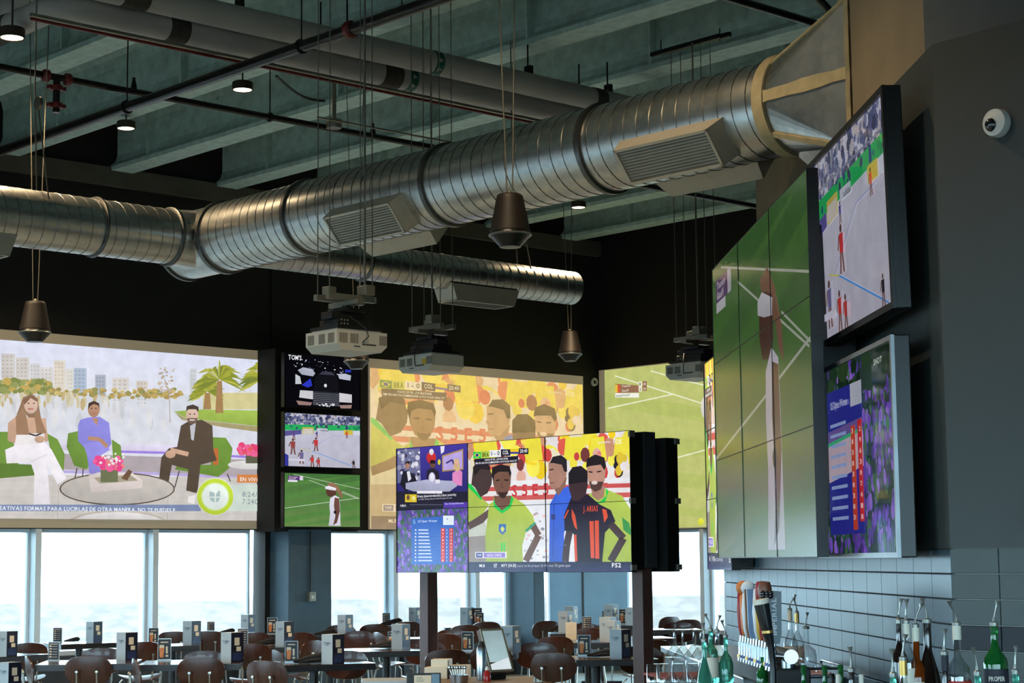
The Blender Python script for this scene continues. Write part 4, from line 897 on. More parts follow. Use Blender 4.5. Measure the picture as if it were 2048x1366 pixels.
# ---- projection screens
def proj_screen(name_, label, P, yaw, n_, c_, r_, s0, s1, z0, z1, ps0, ps1, pz0, pz1, draw):
    o = thing('projection_screen', label, 'projection screen', P(s0, 0, z0), yaw, 'wall projection screens')
    MB().box(0, s1 - s0, -.03, 0, 0, z1 - z0).obj('screen_sheet', m_sheet, o)
    c = Pic(ps1 - ps0, pz1 - pz0, frame_conv(n_, c_, r_, ps0, ps1, pz0, pz1)); draw(c)
    c.obj('projected_picture', m_proj, o, Matrix.Translation((ps0 - s0, -.031, pz0 - z0)))
    return c
def d_left(c): c.conv = sub(c.conv, 3.332, 0, 660); pic_morning(c)
proj_screen('left', 'left projection screen showing a lakeside morning talk show with three seated guests', wB, YB, NB, CB, B, 9.7, 13.955, HEAD + .01, 4.365, 10.12, 13.925, 2.20, 4.245, d_left)
VWP = atd(1262, 1000, 15.2); VWQ = VWP.x * B.x + VWP.y * B.y; VWS = VWP.x * Rr.x + VWP.y * Rr.y; VWW = 2.991; VZ0, VZ1 = 1.570, 2.708
soc = frame_conv(B, VWQ, Rr, VWS - VWW * 2 / 3, VWS, VZ0, VZ1)
def d_mid(c): c.conv = sub(soc, 3.531, 780, 850); pic_soccer(c, True)
proj_screen('mid', 'middle projection screen showing pale soccer players behind the hanging video wall', wB, YB, NB, CB, B, 15.57, 19.62, HEAD + .01, 4.385, 15.58, 19.605, 2.105, 4.258, d_mid)
def d_right(c):
    c.rect(1190, 700, 1600, 1070, (190, 196, 116)); k = lambda x, y: (x / 2.847 + 1180, y / 2.847 + 650)
    for i in range(4): c.shape([k(-300, 420 + i * 190), k(1200, 560 + i * 190), k(1200, 640 + i * 190), k(-300, 500 + i * 190)], (182, 192, 106))
    for a in (((110, 475), (480, 395)), ((150, 290), (640, 445), (900, 520)), ((355, 262), (560, 320), (900, 400)), ((470, 765), (665, 712), (900, 650))): c.line([k(*q) for q in a], 2.4, (234, 238, 206))
    c.shape([k(152, 335), k(286, 345), k(288, 385), k(152, 388)], (150, 110, 84)); c.rect(*k(152, 340), *k(166, 386), (226, 190, 60)); c.rect(*k(166, 340), *k(180, 386), (206, 84, 60)); c.rect(*k(286, 322), *k(304, 380), (236, 230, 206)); c.rect(*k(308, 320), *k(332, 376), (150, 110, 84)); c.rect(*k(152, 388), *k(288, 414), (238, 238, 226))
    c.text(*k(190, 356), 'Tauson', 4.6, (236, 226, 206), width=17); c.text(*k(190, 382), 'Gauff', 4.6, (236, 226, 206), width=14); c.text(*k(156, 410), 'Second Round', 4, (110, 110, 96), width=27); c.text(*k(291, 344), '1', 5, (90, 80, 60), width=2); c.text(*k(291, 374), '2', 5, (90, 80, 60), width=3); c.text(*k(313, 344), '30', 5, (230, 220, 200), width=5); c.text(*k(313, 372), '30', 5, (230, 220, 200), width=5)
    c.ell(*k(665, 470), 9, 22, (230, 226, 216), 12); c.ell(*k(640, 1120), 6, 7, (226, 226, 60), 10)
proj_screen('right', 'right projection screen showing a pale green tennis lawn and score box', wC, YC, B, QC, Rr, -19.62, -14.8, HEAD + .01, 4.49, -19.50, -14.9, 2.11, 4.48, d_right)

# ---- flat television: local x right, z up, y into the wall, centred; the picture is a part
def tv(label, P, yaw, w, h, draw, m_pic, th=.06, bz=.014, tilt=0.0, group=None, mirror=False, bmat=None):
    o = thing('television', label, 'television', P, yaw, group); o.rotation_euler = (tilt, 0, yaw)
    MB().box(-w / 2 - bz, w / 2 + bz, .004, th, -h / 2 - bz, h / 2 + bz, bev=.005).obj('cabinet', m_bez, o)
    f = MB()
    for x0, x1, z0, z1 in ((-w / 2 - bz, w / 2 + bz, h / 2, h / 2 + bz), (-w / 2 - bz, w / 2 + bz, -h / 2 - bz, -h / 2), (-w / 2 - bz, -w / 2, -h / 2, h / 2), (w / 2, w / 2 + bz, -h / 2, h / 2)): f.box(x0, x1, -.012, .004, z0, z1)
    f.obj('bezel', bmat or m_bez, o)
    c = Pic(w, h); draw(c); c.obj('picture', m_pic, o, Matrix.Translation((-w / 2, .003, -h / 2)))
    mb = MB(); mb.box(-w * .22, w * .22, th, th + .03, -h * .2, h * .2); mb.obj('wall_bracket', m_steel, o)
    return o
sT = wB(13.80 + .60, .55)
for z, draw, lb in ((3.955, pic_cars, 'top television of the column stack, showing dark car show'), (3.205, pic_beach, 'middle television of the column stack, showing beach handball'), (2.450, pic_tennis, 'bottom television of the column stack, showing tennis player in white')):
    tv(lb, Vector((sT.x, sT.y, z)), YB, 1.20, .668, draw, m_lcd, group='televisions stacked on the column')
bk = MB(); bk.box(-.66, .66, .12, .50, 2.06, 4.36); tag(bk.obj('tv_backboard', m_black, None, sT, YB), 'black upright board carrying the three stacked televisions', 'board')
tv('upper television on the bar wall, black frame, showing beach handball', wA(8.515, .16, 3.18), YA, 1.60, .895, pic_beach, m_lcdg, th=.07, bz=.03, tilt=math.radians(1))
def pic_bartv(c):
    c.rect(0, 0, 1, 1, (36, 60, 60)); lavender(c, (0, 0, 1, 1), 700, 71); c.blobs(40, (0, 0, 1, .18), [(30, 56, 36), (24, 44, 30), (44, 70, 40)], .07, 1, 72)
    c.rect(.14, .12, .62, .90, (44, 48, 150)); c.rect(.47, .12, .62, .24, (186, 190, 206)); c.text(.78, .08, 'SHOT', .03, (210, 226, 210), width=.1); c.shape([(.10, .40), (.62, .36), (.62, .56), (.10, .62)], (196, 176, 190)); c.shape([(.10, .34), (.62, .31), (.62, .37), (.10, .41)], (110, 90, 160)); c.line([(.12, .41), (.62, .37)], .02, (60, 180, 130))
    for i in range(10): c.rect(.18, .30 + i * .056, .40, .318 + i * .056, (150, 170, 220))
    c.rect(.47, .34, .525, .88, (206, 70, 44)); c.rect(.56, .32, .615, .84, (206, 40, 44))
    for i in range(9): c.text(.48, .38 + i * .056, str((i * 5 + 3) % 10), .025, (236, 220, 220), width=.02); c.text(.58, .38 + i * .056, str((i * 7 + 2) % 10), .025, (236, 220, 220), width=.02)
    c.text(.20, .22, 'US Open: Women', .04, (200, 206, 240), width=.24)
tv('lower television on the bar wall, silver frame, showing a leaderboard over lavender', wA(8.525, .16, 2.13), YA, 1.58, .885, pic_bartv, m_lcdg, th=.07, bz=.022, bmat=mat('silver_bezel', rgb(140, 146, 150), .35, .5))

# ---- video walls: panels in rows and columns, each panel a part, a picture may run over several panels
def vwall(label, P, yaw, w, h, nx, ny, draws, m_pic, th, parent_name='video_wall', inset=.02):
    """P = lower left front corner; draws: list of (col0, col1, row0, row1, draw)"""
    o = thing(parent_name, label, 'video wall', P, yaw)
    pw, ph = w / nx, h / ny; g = .0022
    me = MB().box(g, pw - g, .003, .055, g, ph - g).mesh('panel', m_bez)
    for i in range(nx):
        for j in range(ny): link('panel', me, o, (i * pw, 0, j * ph))
    top = 0
    for c0, c1, r0, r1, draw in draws:
        c = Pic((c1 - c0) * pw, (r1 - r0) * ph); draw(c); c.obj('picture', m_pic, o, Matrix.Translation((c0 * pw, .002, (ny - r1) * ph))); top = max(top, c.k)
    k0 = .0022; seam = MB(); yy = -top * Pic.STEP - .0012
    for i in range(1, nx): seam.box(i * pw - k0, i * pw + k0, yy, .003, 0, h)
    for j in range(1, ny): seam.box(0, w, yy, .003, j * ph - k0, j * ph + k0)
    for x0, x1, z0, z1 in ((0, w, -.004, 0), (0, w, h, h + .004), (-.004, 0, 0, h), (w, w + .004, 0, h)): seam.box(x0, x1, yy, .055, z0, z1)
    seam.obj('panel_edging', m_bez, o)
    MB().box(inset, w - inset, .055, th, inset * .6, h - inset * .6).obj('mounting_frame', m_bez, o)
    return o
Pic.STEP = .00004
def d_soc(c): c.conv = sub(soc, 3.531, 780, 850); pic_soccer(c)
lc = frame_conv(B, VWQ, Rr, VWS - VWW, VWS - VWW * 2 / 3, (VZ0 + VZ1) / 2, VZ1); lc2 = frame_conv(B, VWQ, Rr, VWS - VWW, VWS - VWW * 2 / 3, VZ0, (VZ0 + VZ1) / 2)
def d_stu(c): c.conv = sub(lc, 3.531, 780, 850); pic_studio(c)
def d_brd(c): c.conv = sub(lc2, 3.531, 780, 850); pic_board(c)
P0 = Rr * (VWS - VWW) + B * VWQ
vw = vwall('free-standing video wall on two brown posts showing soccer, talk show and leaderboard', Vector((P0.x, P0.y, VZ0)), YC, VWW, VZ1 - VZ0, 3, 2, [(1, 3, 0, 2, d_soc), (0, 1, 0, 1, d_stu), (0, 1, 1, 2, d_brd)], m_lcd, .17)
hh = VZ1 - VZ0
MB().box(.05, VWW, .17, .30, .03, hh).obj('core_box', mat('graphite_box', rgb(46, 48, 52), .5, var=.1), vw)
MB().box(.02, VWW + .10, .32, .46, -.005, hh - .05).obj('rear_panel_row', m_bez, vw)
clips = MB()
for z in (.01, hh / 2 - .02, hh - .05): clips.box(VWW - .002, VWW + .018, -.02, .04, z, z + .045)
for z in (.01, hh / 2 - .02, hh - .10): clips.box(VWW + .098, VWW + .118, .42, .47, z, z + .045)
clips.obj('edge_clip', m_strut, vw)
m_post = mat('brown_steel_post', rgb(88, 62, 58), .4, .2, var=.12)
for px in (857, 1284):
    q = atp(px, 1150, B, VWQ + .235); x = (q.x * Rr.x + q.y * Rr.y) - (VWS - VWW)
    MB().box(x - .06, x + .06, .175, .295, -VZ0, .03, bev=.006).obj('post', m_post, vw)
# big video wall beside the bar: tennis player
v1 = vwall('large nine-panel video wall on the bar wall showing a tennis player', wA(11.92, .30, 1.675), YA, 3.18, 1.845, 3, 3, [(0, 3, 0, 3, pic_tennis)], m_lcdm, .29, inset=.35)
def d_sq(c):
    f0 = sub(soc, 3.531, 780, 850); c.conv = lambda x, y: f0(x, y); pic_soccer(c)
v2 = vwall('narrow three-row video wall behind the large one, showing the soccer match', wA(13.42, .15, 1.595), YA, 1.12, 1.47, 1, 3, [(0, 1, 0, 3, d_sq)], m_lcd, .14)
# ------------------------------------------------------------------ dining room
TZ = FLOOR + .75
m_top = mat('dark_walnut_top', rgb(64, 48, 42), .22, var=.25, scale=4, stretch=(1, 8, 1), coat=.5)
m_edge = mat('black_table_edge', rgb(30, 28, 32), .4, var=.1)
m_ply = mat('walnut_plywood', rgb(66, 33, 20), .32, var=.32, scale=7, stretch=(9, 1, 1), coat=.25)
m_chrome = mat('brushed_chair_metal', rgb(168, 164, 156), .3, 1.0, var=.05)
m_paper = mat('shaded_white_card', rgb(176, 182, 186), .6, var=.02)  # white card greyed: its backlit shade is put into the base colour
m_ink = mat('grey_blue_ink', rgb(72, 84, 100), .6, var=0)
m_navy = mat('dark_menu_print', rgb(22, 22, 40), .35, var=.5, scale=14)
m_acr = mat('clear_acrylic_edge', rgb(190, 206, 214), .15, var=0, spec=.6)
m_beer = mat('amber_drink_print', rgb(214, 124, 60), .5, var=.25, scale=30)
m_foam = mat('cream_print', rgb(226, 206, 176), .5, var=.1)
m_list = mat('list_print', rgb(46, 50, 66), .5, var=.2, scale=12)
m_napk = mat('black_napkin_cloth', rgb(20, 18, 20), .85, var=.3, scale=30, bump=.3)

def plate(w, h, th, bend, dish=0.0, nx=14, nz=10, p=2.6):
    """rounded moulded panel: x across, z up, bent around z; returns verts, faces (two skins and a rim)"""
    F = []; Bk = []
    for j in range(nz + 1):
        for i in range(nx + 1):
            u = 2 * i / nx - 1; v = 2 * j / nz - 1
            m_ = max(abs(u), abs(v)); 
            if m_ > 0:
                L = (abs(u) ** p + abs(v) ** p) ** (1 / p); k = m_ / L; u2, v2 = u * k, v * k
            else: u2 = v2 = 0
            x, z = u2 * w / 2, v2 * h / 2; y = bend * (2 * x / w) ** 2 + dish * (2 * z / h) ** 2
            F.append((x, y, z)); Bk.append((x, y - th, z))
    W_ = nx + 1; fs = []
    for j in range(nz):
        for i in range(nx):
            a = j * W_ + i; fs.append((a, a + W_, a + W_ + 1, a + 1)); o = len(F); fs.append((o + a, o + a + 1, o + a + W_ + 1, o + a + W_))
    rim = [i for i in range(nx)] + [j * W_ + nx for j in range(nz)] + [nz * W_ + i for i in range(nx, 0, -1)] + [j * W_ for j in range(nz, 0, -1)]
    o = len(F)
    for a, b in zip(rim, rim[1:] + rim[:1]): fs.append((a, b, o + b, o + a))
    return F + Bk, fs
def chair_proto():
    t = thing('plywood_chair', 'proto', 'chair', (0, 0, FLOOR), 0, 'moulded plywood dining chairs')
    v, f = plate(.40, .25, .012, .045, .012); MB().add(v, f, True, Matrix.Translation((0, -.20, .695)) @ Matrix.Rotation(.16, 4, 'X')).obj('backrest', m_ply, t)
    v, f = plate(.42, .38, .013, -.022, .018); MB().add(v, f, True, Matrix.Translation((0, .03, .45)) @ Matrix.Rotation(-PI / 2 + .05, 4, 'X')).obj('seat', m_ply, t)
    for sx in (-1, 1):
        MB().tube([(sx * .15, .12, .43), (sx * .17, .16, .40), (sx * .20, .20, 0)], .009, 8).obj('leg', m_chrome, t)
        MB().tube([(sx * .13, -.10, .43), (sx * .15, -.15, .40), (sx * .19, -.23, 0)], .009, 8).obj('leg', m_chrome, t)
        b = MB(); b.tube([(sx * .085, -.06, .425), (sx * .085, -.17, .44), (sx * .085, -.222, .52), (sx * .085, -.236, .69)], .008, 8)
        rod = b.obj('back_rod', m_chrome, t)
        MB().lathe([(0, .012), (.012, .010), (.017, .0), (.017, -.006)], 12, Matrix.Translation((sx * .085, -.238, .69)) @ Matrix.Rotation(PI / 2, 4, 'X')).obj('bolt_cap', m_chrome, rod)
    return t

def table(xl, yl, xr, yr, dep, phrase):
    a = atz(xl, yl, TZ); b = atz(xr, yr, TZ); yaw = math.atan2(b.y - a.y, b.x - a.x); w = (b - a).length
    o = thing('dining_table', 'dark walnut pedestal table, ' + phrase, 'table', (a.x, a.y, FLOOR), yaw, 'dining tables')
    MB().box(0, w, 0, dep, .742, .75, bev=.002).obj('table_top', m_top, o)
    MB().box(.002, w - .002, .002, dep - .002, .695, .742).obj('edge_band', m_edge, o)
    for x in ((w / 2,) if w < 1.0 else (w * .3, w * .7)):
        MB().tube([(x, dep / 2, .01), (x, dep / 2, .695)], .04, 12).obj('pedestal', m_edge, o)
        p = MB(); p.box(x - .27, x + .27, dep / 2 - .035, dep / 2 + .035, 0, .03); p.box(x - .035, x + .035, dep / 2 - .27, dep / 2 + .27, 0, .03); p.obj('foot_plate', m_edge, o)
    c = o.location + Vector((math.cos(yaw) * w / 2 - math.sin(yaw) * dep / 2, math.sin(yaw) * w / 2 + math.cos(yaw) * dep / 2, 0))
    o['w'] = w; o['d'] = dep; TABLES.append((c, phrase, o))
TABLES = []
for t in ((69, 1330, 268, 1327, .74, 'front row, leftmost'), (-60, 1397, 238, 1395, .95, 'nearest, at the lower left edge'), (276, 1330, 479, 1327, .74, 'front row, second from left'), (545, 1332, 752, 1326, .74, 'front row, third from left'), (1085, 1321, 1317, 1318, .74, 'front row, right of the service counter'),
          (-60, 1318, 101, 1308, .7, 'cut off by the left edge'), (470, 1296, 598, 1294, .7, 'second row, before the grey column'), (690, 1304, 868, 1301, .72, 'second row, beside the left post'), (900, 1308, 1035, 1307, .6, 'behind the tilted monitor'), (1112, 1286, 1240, 1285, .66, 'second row, left of the right post'),
          (122, 1289, 236, 1285, .6, 'by the leftmost window'), (297, 1293, 400, 1291, .6, 'by the second window'), (600, 1276, 742, 1273, .62, 'right of the grey column'), (815, 1278, 885, 1277, .5, 'behind the left post'), (1100, 1268, 1192, 1267, .55, 'before the corner panels'), (1298, 1277, 1352, 1276, .55, 'right of the right post'),
          (760, 1254, 848, 1253, .6, 'back row, behind the left post'), (890, 1255, 972, 1254, .85, 'back row, before the square column'), (1128, 1252, 1275, 1251, .55, 'back row, at the room corner'), (1298, 1260, 1400, 1259, .5, 'back row, right of the right post'), (404, 1271, 556, 1269, .55, 'back row, left of the grey column')):
    table(*t)
def near_table(p): return min(TABLES, key=lambda q: (q[0].xy - p.xy).length)[1]

# everything on and around the tables: (kind, x, y of the foot or chair top, yaw, extra)
ITEMS = []
def it(kind, px, py, yaw, sc=1.0): ITEMS.append([kind, px, py, yaw, sc])
for xl, xr, yt, yb in ((16, 44, 1266, 1315), (175, 201, 1246, 1287), (235, 272, 1268, 1322), (370, 398, 1245, 1291), (449, 479, 1268, 1326), (487, 510, 1230, 1267), (554, 584, 1246, 1293), (648, 686, 1272, 1330), (674, 703, 1232, 1272), (783, 820, 1251, 1300), (821, 842, 1216, 1251), (920, 947, 1217, 1252), (1013, 1037, 1255, 1307), (1134, 1155, 1211, 1247), (1118, 1145, 1225, 1266), (1217, 1236, 1208, 1247), (1200, 1233, 1237, 1284), (1224, 1258, 1262, 1317), (1382, 1403, 1243, 1285), (1418, 1437, 1217, 1252)):
    it('menu', (xl + xr) / 2, yb, random.uniform(-42, -30), (yb - yt))
it('menu', 12, 1386, -36, 58)
for xl, xr, yt, yb, kd in ((80, 99, 1256, 1285, 'list'), (103, 126, 1281, 1318, 'list'), (285, 307, 1256, 1288, 'drink'), (323, 346, 1277, 1320, 'drink'), (411, 428, 1239, 1263, 'list'), (463, 487, 1257, 1290, 'list'), (585, 607, 1238, 1271, 'drink'), (569, 597, 1285, 1327, 'drink'), (738, 751, 1227, 1252, 'list'), (768, 784, 1261, 1293, 'drink'), (922, 950, 1266, 1304, 'drink'), (959, 971, 1218, 1252, 'drink'), (1017, 1031, 1227, 1254, 'drink'), (1149, 1177, 1270, 1311, 'drink'), (1183, 1200, 1232, 1262, 'list'), (1206, 1223, 1222, 1249, 'list'), (1244, 1257, 1217, 1247, 'drink'), (1132, 1153, 1247, 1283, 'blank')):
    it(kd, (xl + xr) / 2, yb, random.uniform(-12, 8), (yb - yt))
for px, py, L, yaw in ((142, 1286, 27, 20), (312, 1290, 30, 15), (455, 1268, 32, 20), (530, 1292, 42, 12), (620, 1329, 66, 18), (637, 1271, 42, 14), (763, 1299, 48, 15), (782, 1252, 44, 18), (1200, 1316, 52, 8), (1008, 1253, 28, 18), (1172, 1250, 26, 20)):
    it('napkin', px, py, yaw, L)
for px, py, yaw in ((178, 1312, 2), (205, 1296, 180), (50, 1313, -72), (400, 1315, 0), (410, 1302, 178), (264, 1317, -75), (526, 1322, -28), (735, 1308, 170), (547, 1300, -68), (632, 1281, 62), (896, 1299, 14), (859, 1283, 176), (752, 1265, -62), (888, 1268, 8), (1104, 1306, -14), (1112, 1272, 10), (1072, 1288, 178), (1289, 1296, 176), (503, 1288, 8), (289, 1284, 22), (58, 1286, 24), (348, 1263, 5), (416, 1262, 4), (508, 1265, 6), (600, 1265, 20), (682, 1250, 178), (718, 1262, 175), (750, 1248, 6), (816, 1243, 20), (905, 1259, 178), (932, 1250, 8), (966, 1239, 14), (1098, 1241, 26), (1168, 1247, 178), (1181, 1256, 2), (1250, 1236, 178), (1344, 1233, 40), (1378, 1239, 20), (1358, 1245, 178), (1312, 1280, 24), (990, 1286, -10)):
    it('chair', px, py, yaw)

protos = {}
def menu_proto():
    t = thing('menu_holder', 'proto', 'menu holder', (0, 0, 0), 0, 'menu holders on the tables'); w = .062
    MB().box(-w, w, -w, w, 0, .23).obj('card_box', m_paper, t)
    MB().box(w, w + .002, -w, w, 0, .23).obj('printed_side', m_navy, t)
    a = MB(); a.box(w + .002, w + .003, -.03, .02, .13, .19); a.box(w + .002, w + .003, -.01, .035, .085, .12); a.obj('side_picture', m_foam, t)
    b = MB(); b.box(w + .002, w + .003, -.045, .045, .015, .075); b.obj('side_print', mat('blue_menu_print', rgb(40, 52, 96), .4, var=.4, scale=20), t)
    lettering('lettering', "TOM'S", .026, m_ink, t, Matrix.Translation((0, -w - .001, .152)), width=.078); MB().box(-.018, .018, -w - .001, -w, .143, .147).obj('sub_line', m_ink, t)
    return t
def card_proto(kd):
    t = thing('table_card', 'proto', 'table card', (0, 0, 0), 0, 'acrylic table cards'); w, h = .052, .17
    a = MB(); a.box(-w, w, -.02, .02, 0, .008); a.box(-w, w, -.006, .006, .008, h); a.obj('acrylic_stand', m_acr, t)
    if kd == 'blank': MB().box(-w + .003, w - .003, -.008, -.006, .01, h - .003).obj('print_sheet', m_foam, t); return t
    MB().box(-w + .004, w - .004, -.008, -.006, .012, h - .004).obj('print_sheet', m_list if kd == 'list' else mat('black_drink_print', rgb(30, 32, 40), .5, var=.2), t)
    if kd == 'drink':
        MB().prism([(-.034, .025), (-.006, .025), (0, .10), (-.040, .10)], -.010, -.008, 'Y').obj('drink_picture', m_beer, t); MB().prism([(-.040, .10), (0, .10), (-.004, .122), (-.036, .122)], -.010, -.008, 'Y').obj('foam_picture', m_foam, t)
        b = MB(); b.box(-.03, .03, -.010, -.008, .138, .146); b.box(.010, .030, -.010, -.008, .03, .045); b.box(.012, .026, -.010, -.008, .055, .11); b.obj('caption', m_foam, t)
    else:
        b = MB()
        for i in range(5): b.box(-.04, -.018, -.010, -.008, .03 + i * .024, .042 + i * .024)
        for i in range(5): b.box(-.01, .035, -.010, -.008, .032 + i * .024, .036 + i * .024)
        b.box(-.04, .04, -.010, -.008, .148, .154); b.obj('caption', m_foam, t)
    return t
def napkin_proto():
    t = thing('napkin_roll', 'proto', 'napkin', (0, 0, 0), 0, 'black napkin rolls'); b = MB()
    b.tube([(-.14, 0, .018), (-.11, 0, .022), (-.03, .01, .034), (.05, 0, .048), (.11, -.01, .055), (.14, 0, .05)], [.008, .016, .027, .036, .038, .022], 12)
    b.obj('rolled_cloth', m_napk, t)
    c = MB(); c.tube([(-.10, -.03, .014), (0, -.045, .024), (.12, -.03, .03)], [.006, .018, .02], 10); c.obj('folded_flap', m_napk, t)
    return t
for kd in ('drink', 'list', 'blank'): protos[kd] = card_proto(kd)
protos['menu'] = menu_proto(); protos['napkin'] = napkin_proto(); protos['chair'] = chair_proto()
WORDS = {'menu': 'white menu holder', 'drink': 'drink picture card', 'list': 'printed list card', 'blank': 'plain cream table card', 'napkin': 'black napkin roll'}
CZ = .84
placed = []
for kind, px, py, yaw, sc in ITEMS:
    if kind == 'chair':
        p = atz(px, py, FLOOR + .818); a = math.radians(yaw); bp = Vector((p.x, p.y, FLOOR))
        for t in TABLES:                      # no chair back stands inside a table top
            L = t[2].matrix_basis.inverted() @ bp; w_, d_2 = t[2]['w'], t[2]['d']; m_ = .20 * abs(math.cos(a - t[2].rotation_euler.z)) + .03
            if -m_ < L.x < w_ + m_ and -.07 < L.y < d_2 + .07:
                if abs(math.cos(a)) > .5: L.y = -.09 if math.cos(a) > 0 and L.y < d_2 * .75 else d_2 + .09 if math.cos(a) < 0 else -.09
                else: L.x = -.09 if L.x < w_ / 2 else w_ + .09
                bp = t[2].matrix_basis @ L
        p = Vector((bp.x - math.sin(a) * .22, bp.y + math.cos(a) * .22, FLOOR))   # the top edge of the back is 22 cm behind the seat
        k = 'seen from behind' if abs(yaw) < 45 else 'facing us' if abs(yaw) > 135 else 'seen from the side'
        base = 'plywood chair ' + k + ', table '
    else:
        p = atz(px, py - 2, TZ); base = WORDS[kind] + ' on table '
        # keep it on the nearest table top
        def gap(q):
            L = q.matrix_basis.inverted() @ Vector((p.x, p.y, FLOOR)); w_, d_2 = q['w'], q['d']
            x = min(max(L.x, .07), w_ - .07); y = min(max(L.y, .06), d_2 - .08); return ((L.x - x) ** 2 + (L.y - y) ** 2), x, y
        best = min(TABLES, key=lambda t: gap(t[2])[0]); g_, x_, y_ = gap(best[2]); p = best[2].matrix_basis @ Vector((x_, y_, .75))
        placed.append([kind, px, p, math.radians(yaw), sc, base + best[1]]); continue
    placed.append([kind, px, p, math.radians(yaw), sc, base + near_table(p)])
from collections import defaultdict
same = defaultdict(list)
for q in placed: same[q[5]].append(q)
for lb, qs in same.items():
    qs.sort(key=lambda q: q[1])
    for i, q in enumerate(qs):
        if len(qs) == 2: q[5] += [', left one', ', right one'][i]
        elif len(qs) > 2: q[5] += [', leftmost', ', rightmost', ', %s from left' % ['', 'second', 'third', 'fourth', 'fifth', 'sixth'][min(i, 5)]][0 if i == 0 else 1 if i == len(qs) - 1 else 2]
used = set()
for kind, px, p, yaw, sc, lb in placed:
    z = FLOOR if kind == 'chair' else TZ
    loc = Vector((p.x, p.y, z))
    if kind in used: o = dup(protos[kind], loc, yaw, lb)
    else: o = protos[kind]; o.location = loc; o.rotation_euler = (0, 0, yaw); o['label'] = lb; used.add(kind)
    if kind in ('menu', 'drink', 'list', 'blank'):
        hgt = sc * p.y / FPX; k = hgt / (.23 if kind == 'menu' else .17); k = min(max(k, .75), 1.4); o.scale = (min(k, 1.15), min(k, 1.15), k)
    elif kind == 'napkin': k = min(max(sc * p.y / FPX / .28, .6), 1.1); o.scale = (k, k, k)
for t in TABLES: del t[2]['w']; del t[2]['d']
# electric box with conduit on the column
q = wB(14.28, .45, 0); eb = thing('outlet_box', 'grey electric box with conduit on the column below the televisions', 'electric box', Vector((q.x, q.y, 1.18)), YB)
MB().box(-.05, .05, -.06, 0, 0, .12, bev=.006).obj('box_body', m_strut, eb); MB().box(-.022, .022, -.063, -.06, .035, .075).obj('cover_label', m_white_pl, eb)
MB().tube([(-.01, -.02, .12), (-.01, -.02, .88)], .011, 8).obj('conduit', m_dark, eb)
# ------------------------------------------------------------------ bar
BT = 1.06
m_bar = mat('bar_top_wood', rgb(74, 54, 44), .3, var=.2, scale=4, stretch=(1, 8, 1), coat=.3)
m_barf = mat('bar_front_black', rgb(20, 20, 22), .6, var=.15)
m_inox = mat('stainless_steel', rgb(176, 180, 184), .25, 1.0, var=.06)
def thin_glass():
    m = bpy.data.materials.new('clear_glass'); m.use_nodes = True; t = m.node_tree; t.nodes.clear()
    tr = t.nodes.new('ShaderNodeBsdfTransparent'); tr.inputs[0].default_value = (.94, .97, .98, 1); g = t.nodes.new('ShaderNodeBsdfGlossy'); g.inputs['Roughness'].default_value = .06
    lw = t.nodes.new('ShaderNodeLayerWeight'); lw.inputs[0].default_value = .32; mr = t.nodes.new('ShaderNodeMapRange'); mr.inputs['To Min'].default_value = .10; mr.inputs['To Max'].default_value = .85
    mxs = t.nodes.new('ShaderNodeMixShader'); out = t.nodes.new('ShaderNodeOutputMaterial'); t.links.new(lw.outputs['Facing'], mr.inputs[0]); t.links.new(mr.outputs[0], mxs.inputs[0])
    t.links.new(tr.outputs[0], mxs.inputs[1]); t.links.new(g.outputs[0], mxs.inputs[2]); t.links.new(mxs.outputs[0], out.inputs[0]); return m
m_clear = thin_glass()
m_teal = mat('teal_glass', rgb(96, 206, 178), .05, var=0, trans=.8)
m_green = mat('green_bottle_glass', rgb(30, 120, 52), .06, var=0, trans=.55)
m_brown = mat('dark_bottle_glass', rgb(26, 16, 12), .08, var=0, spec=.6)
m_amber = mat('amber_liquor', rgb(150, 66, 16), .06, var=0, trans=.5)
m_gold = mat('gold_foil', rgb(196, 156, 84), .3, .7, var=.1)
m_lab = mat('cream_label', rgb(226, 218, 200), .6, var=.04)
m_labr = mat('red_label', rgb(176, 44, 34), .6, var=.05)
m_labd = mat('dark_label', rgb(34, 34, 46), .6, var=.05)
m_spout = mat('pourer_plastic', rgb(150, 150, 144), .25, .7, var=.05)
m_mat = mat('red_bar_mat', rgb(150, 70, 64), .8, var=.2)
m_wood2 = mat('oak_tap_wood', rgb(150, 112, 74), .5, var=.2, scale=8)

cpoly = [(.95, 5.2), (.63, 9.35), (1.20, 9.35), (1.64, 7.75), (1.60, 7.45), (2.5, 5.9), (2.5, 5.2)]
ct = thing('bar_counter', 'long dark bar counter in the lower right corner, mostly below the frame', 'bar', (1.5, 7.0, FLOOR))
MB().prism([(x - 1.5, y - 7) for x, y in reversed(cpoly)], BT - FLOOR - .05, BT - FLOOR, 'Z').obj('counter_top', m_bar, ct)
MB().prism([((x - 1.5) * .94, (y - 7) * .97) for x, y in reversed(cpoly)], 0, BT - FLOOR - .05, 'Z').obj('counter_body', m_barf, ct)
q = wA(11.4, .27)
bb = thing('back_bar', 'low steel-topped back bar standing along the tiled wall', 'counter', (q.x, q.y, FLOOR), YA)
MB().box(-1.9, 1.75, -.25, .25, BT - FLOOR - .04, BT - FLOOR, bev=.005).obj('counter_top', m_inox, bb); MB().box(-1.88, 1.73, -.22, .24, 0, BT - FLOOR - .04).obj('cabinet', m_barf, bb)

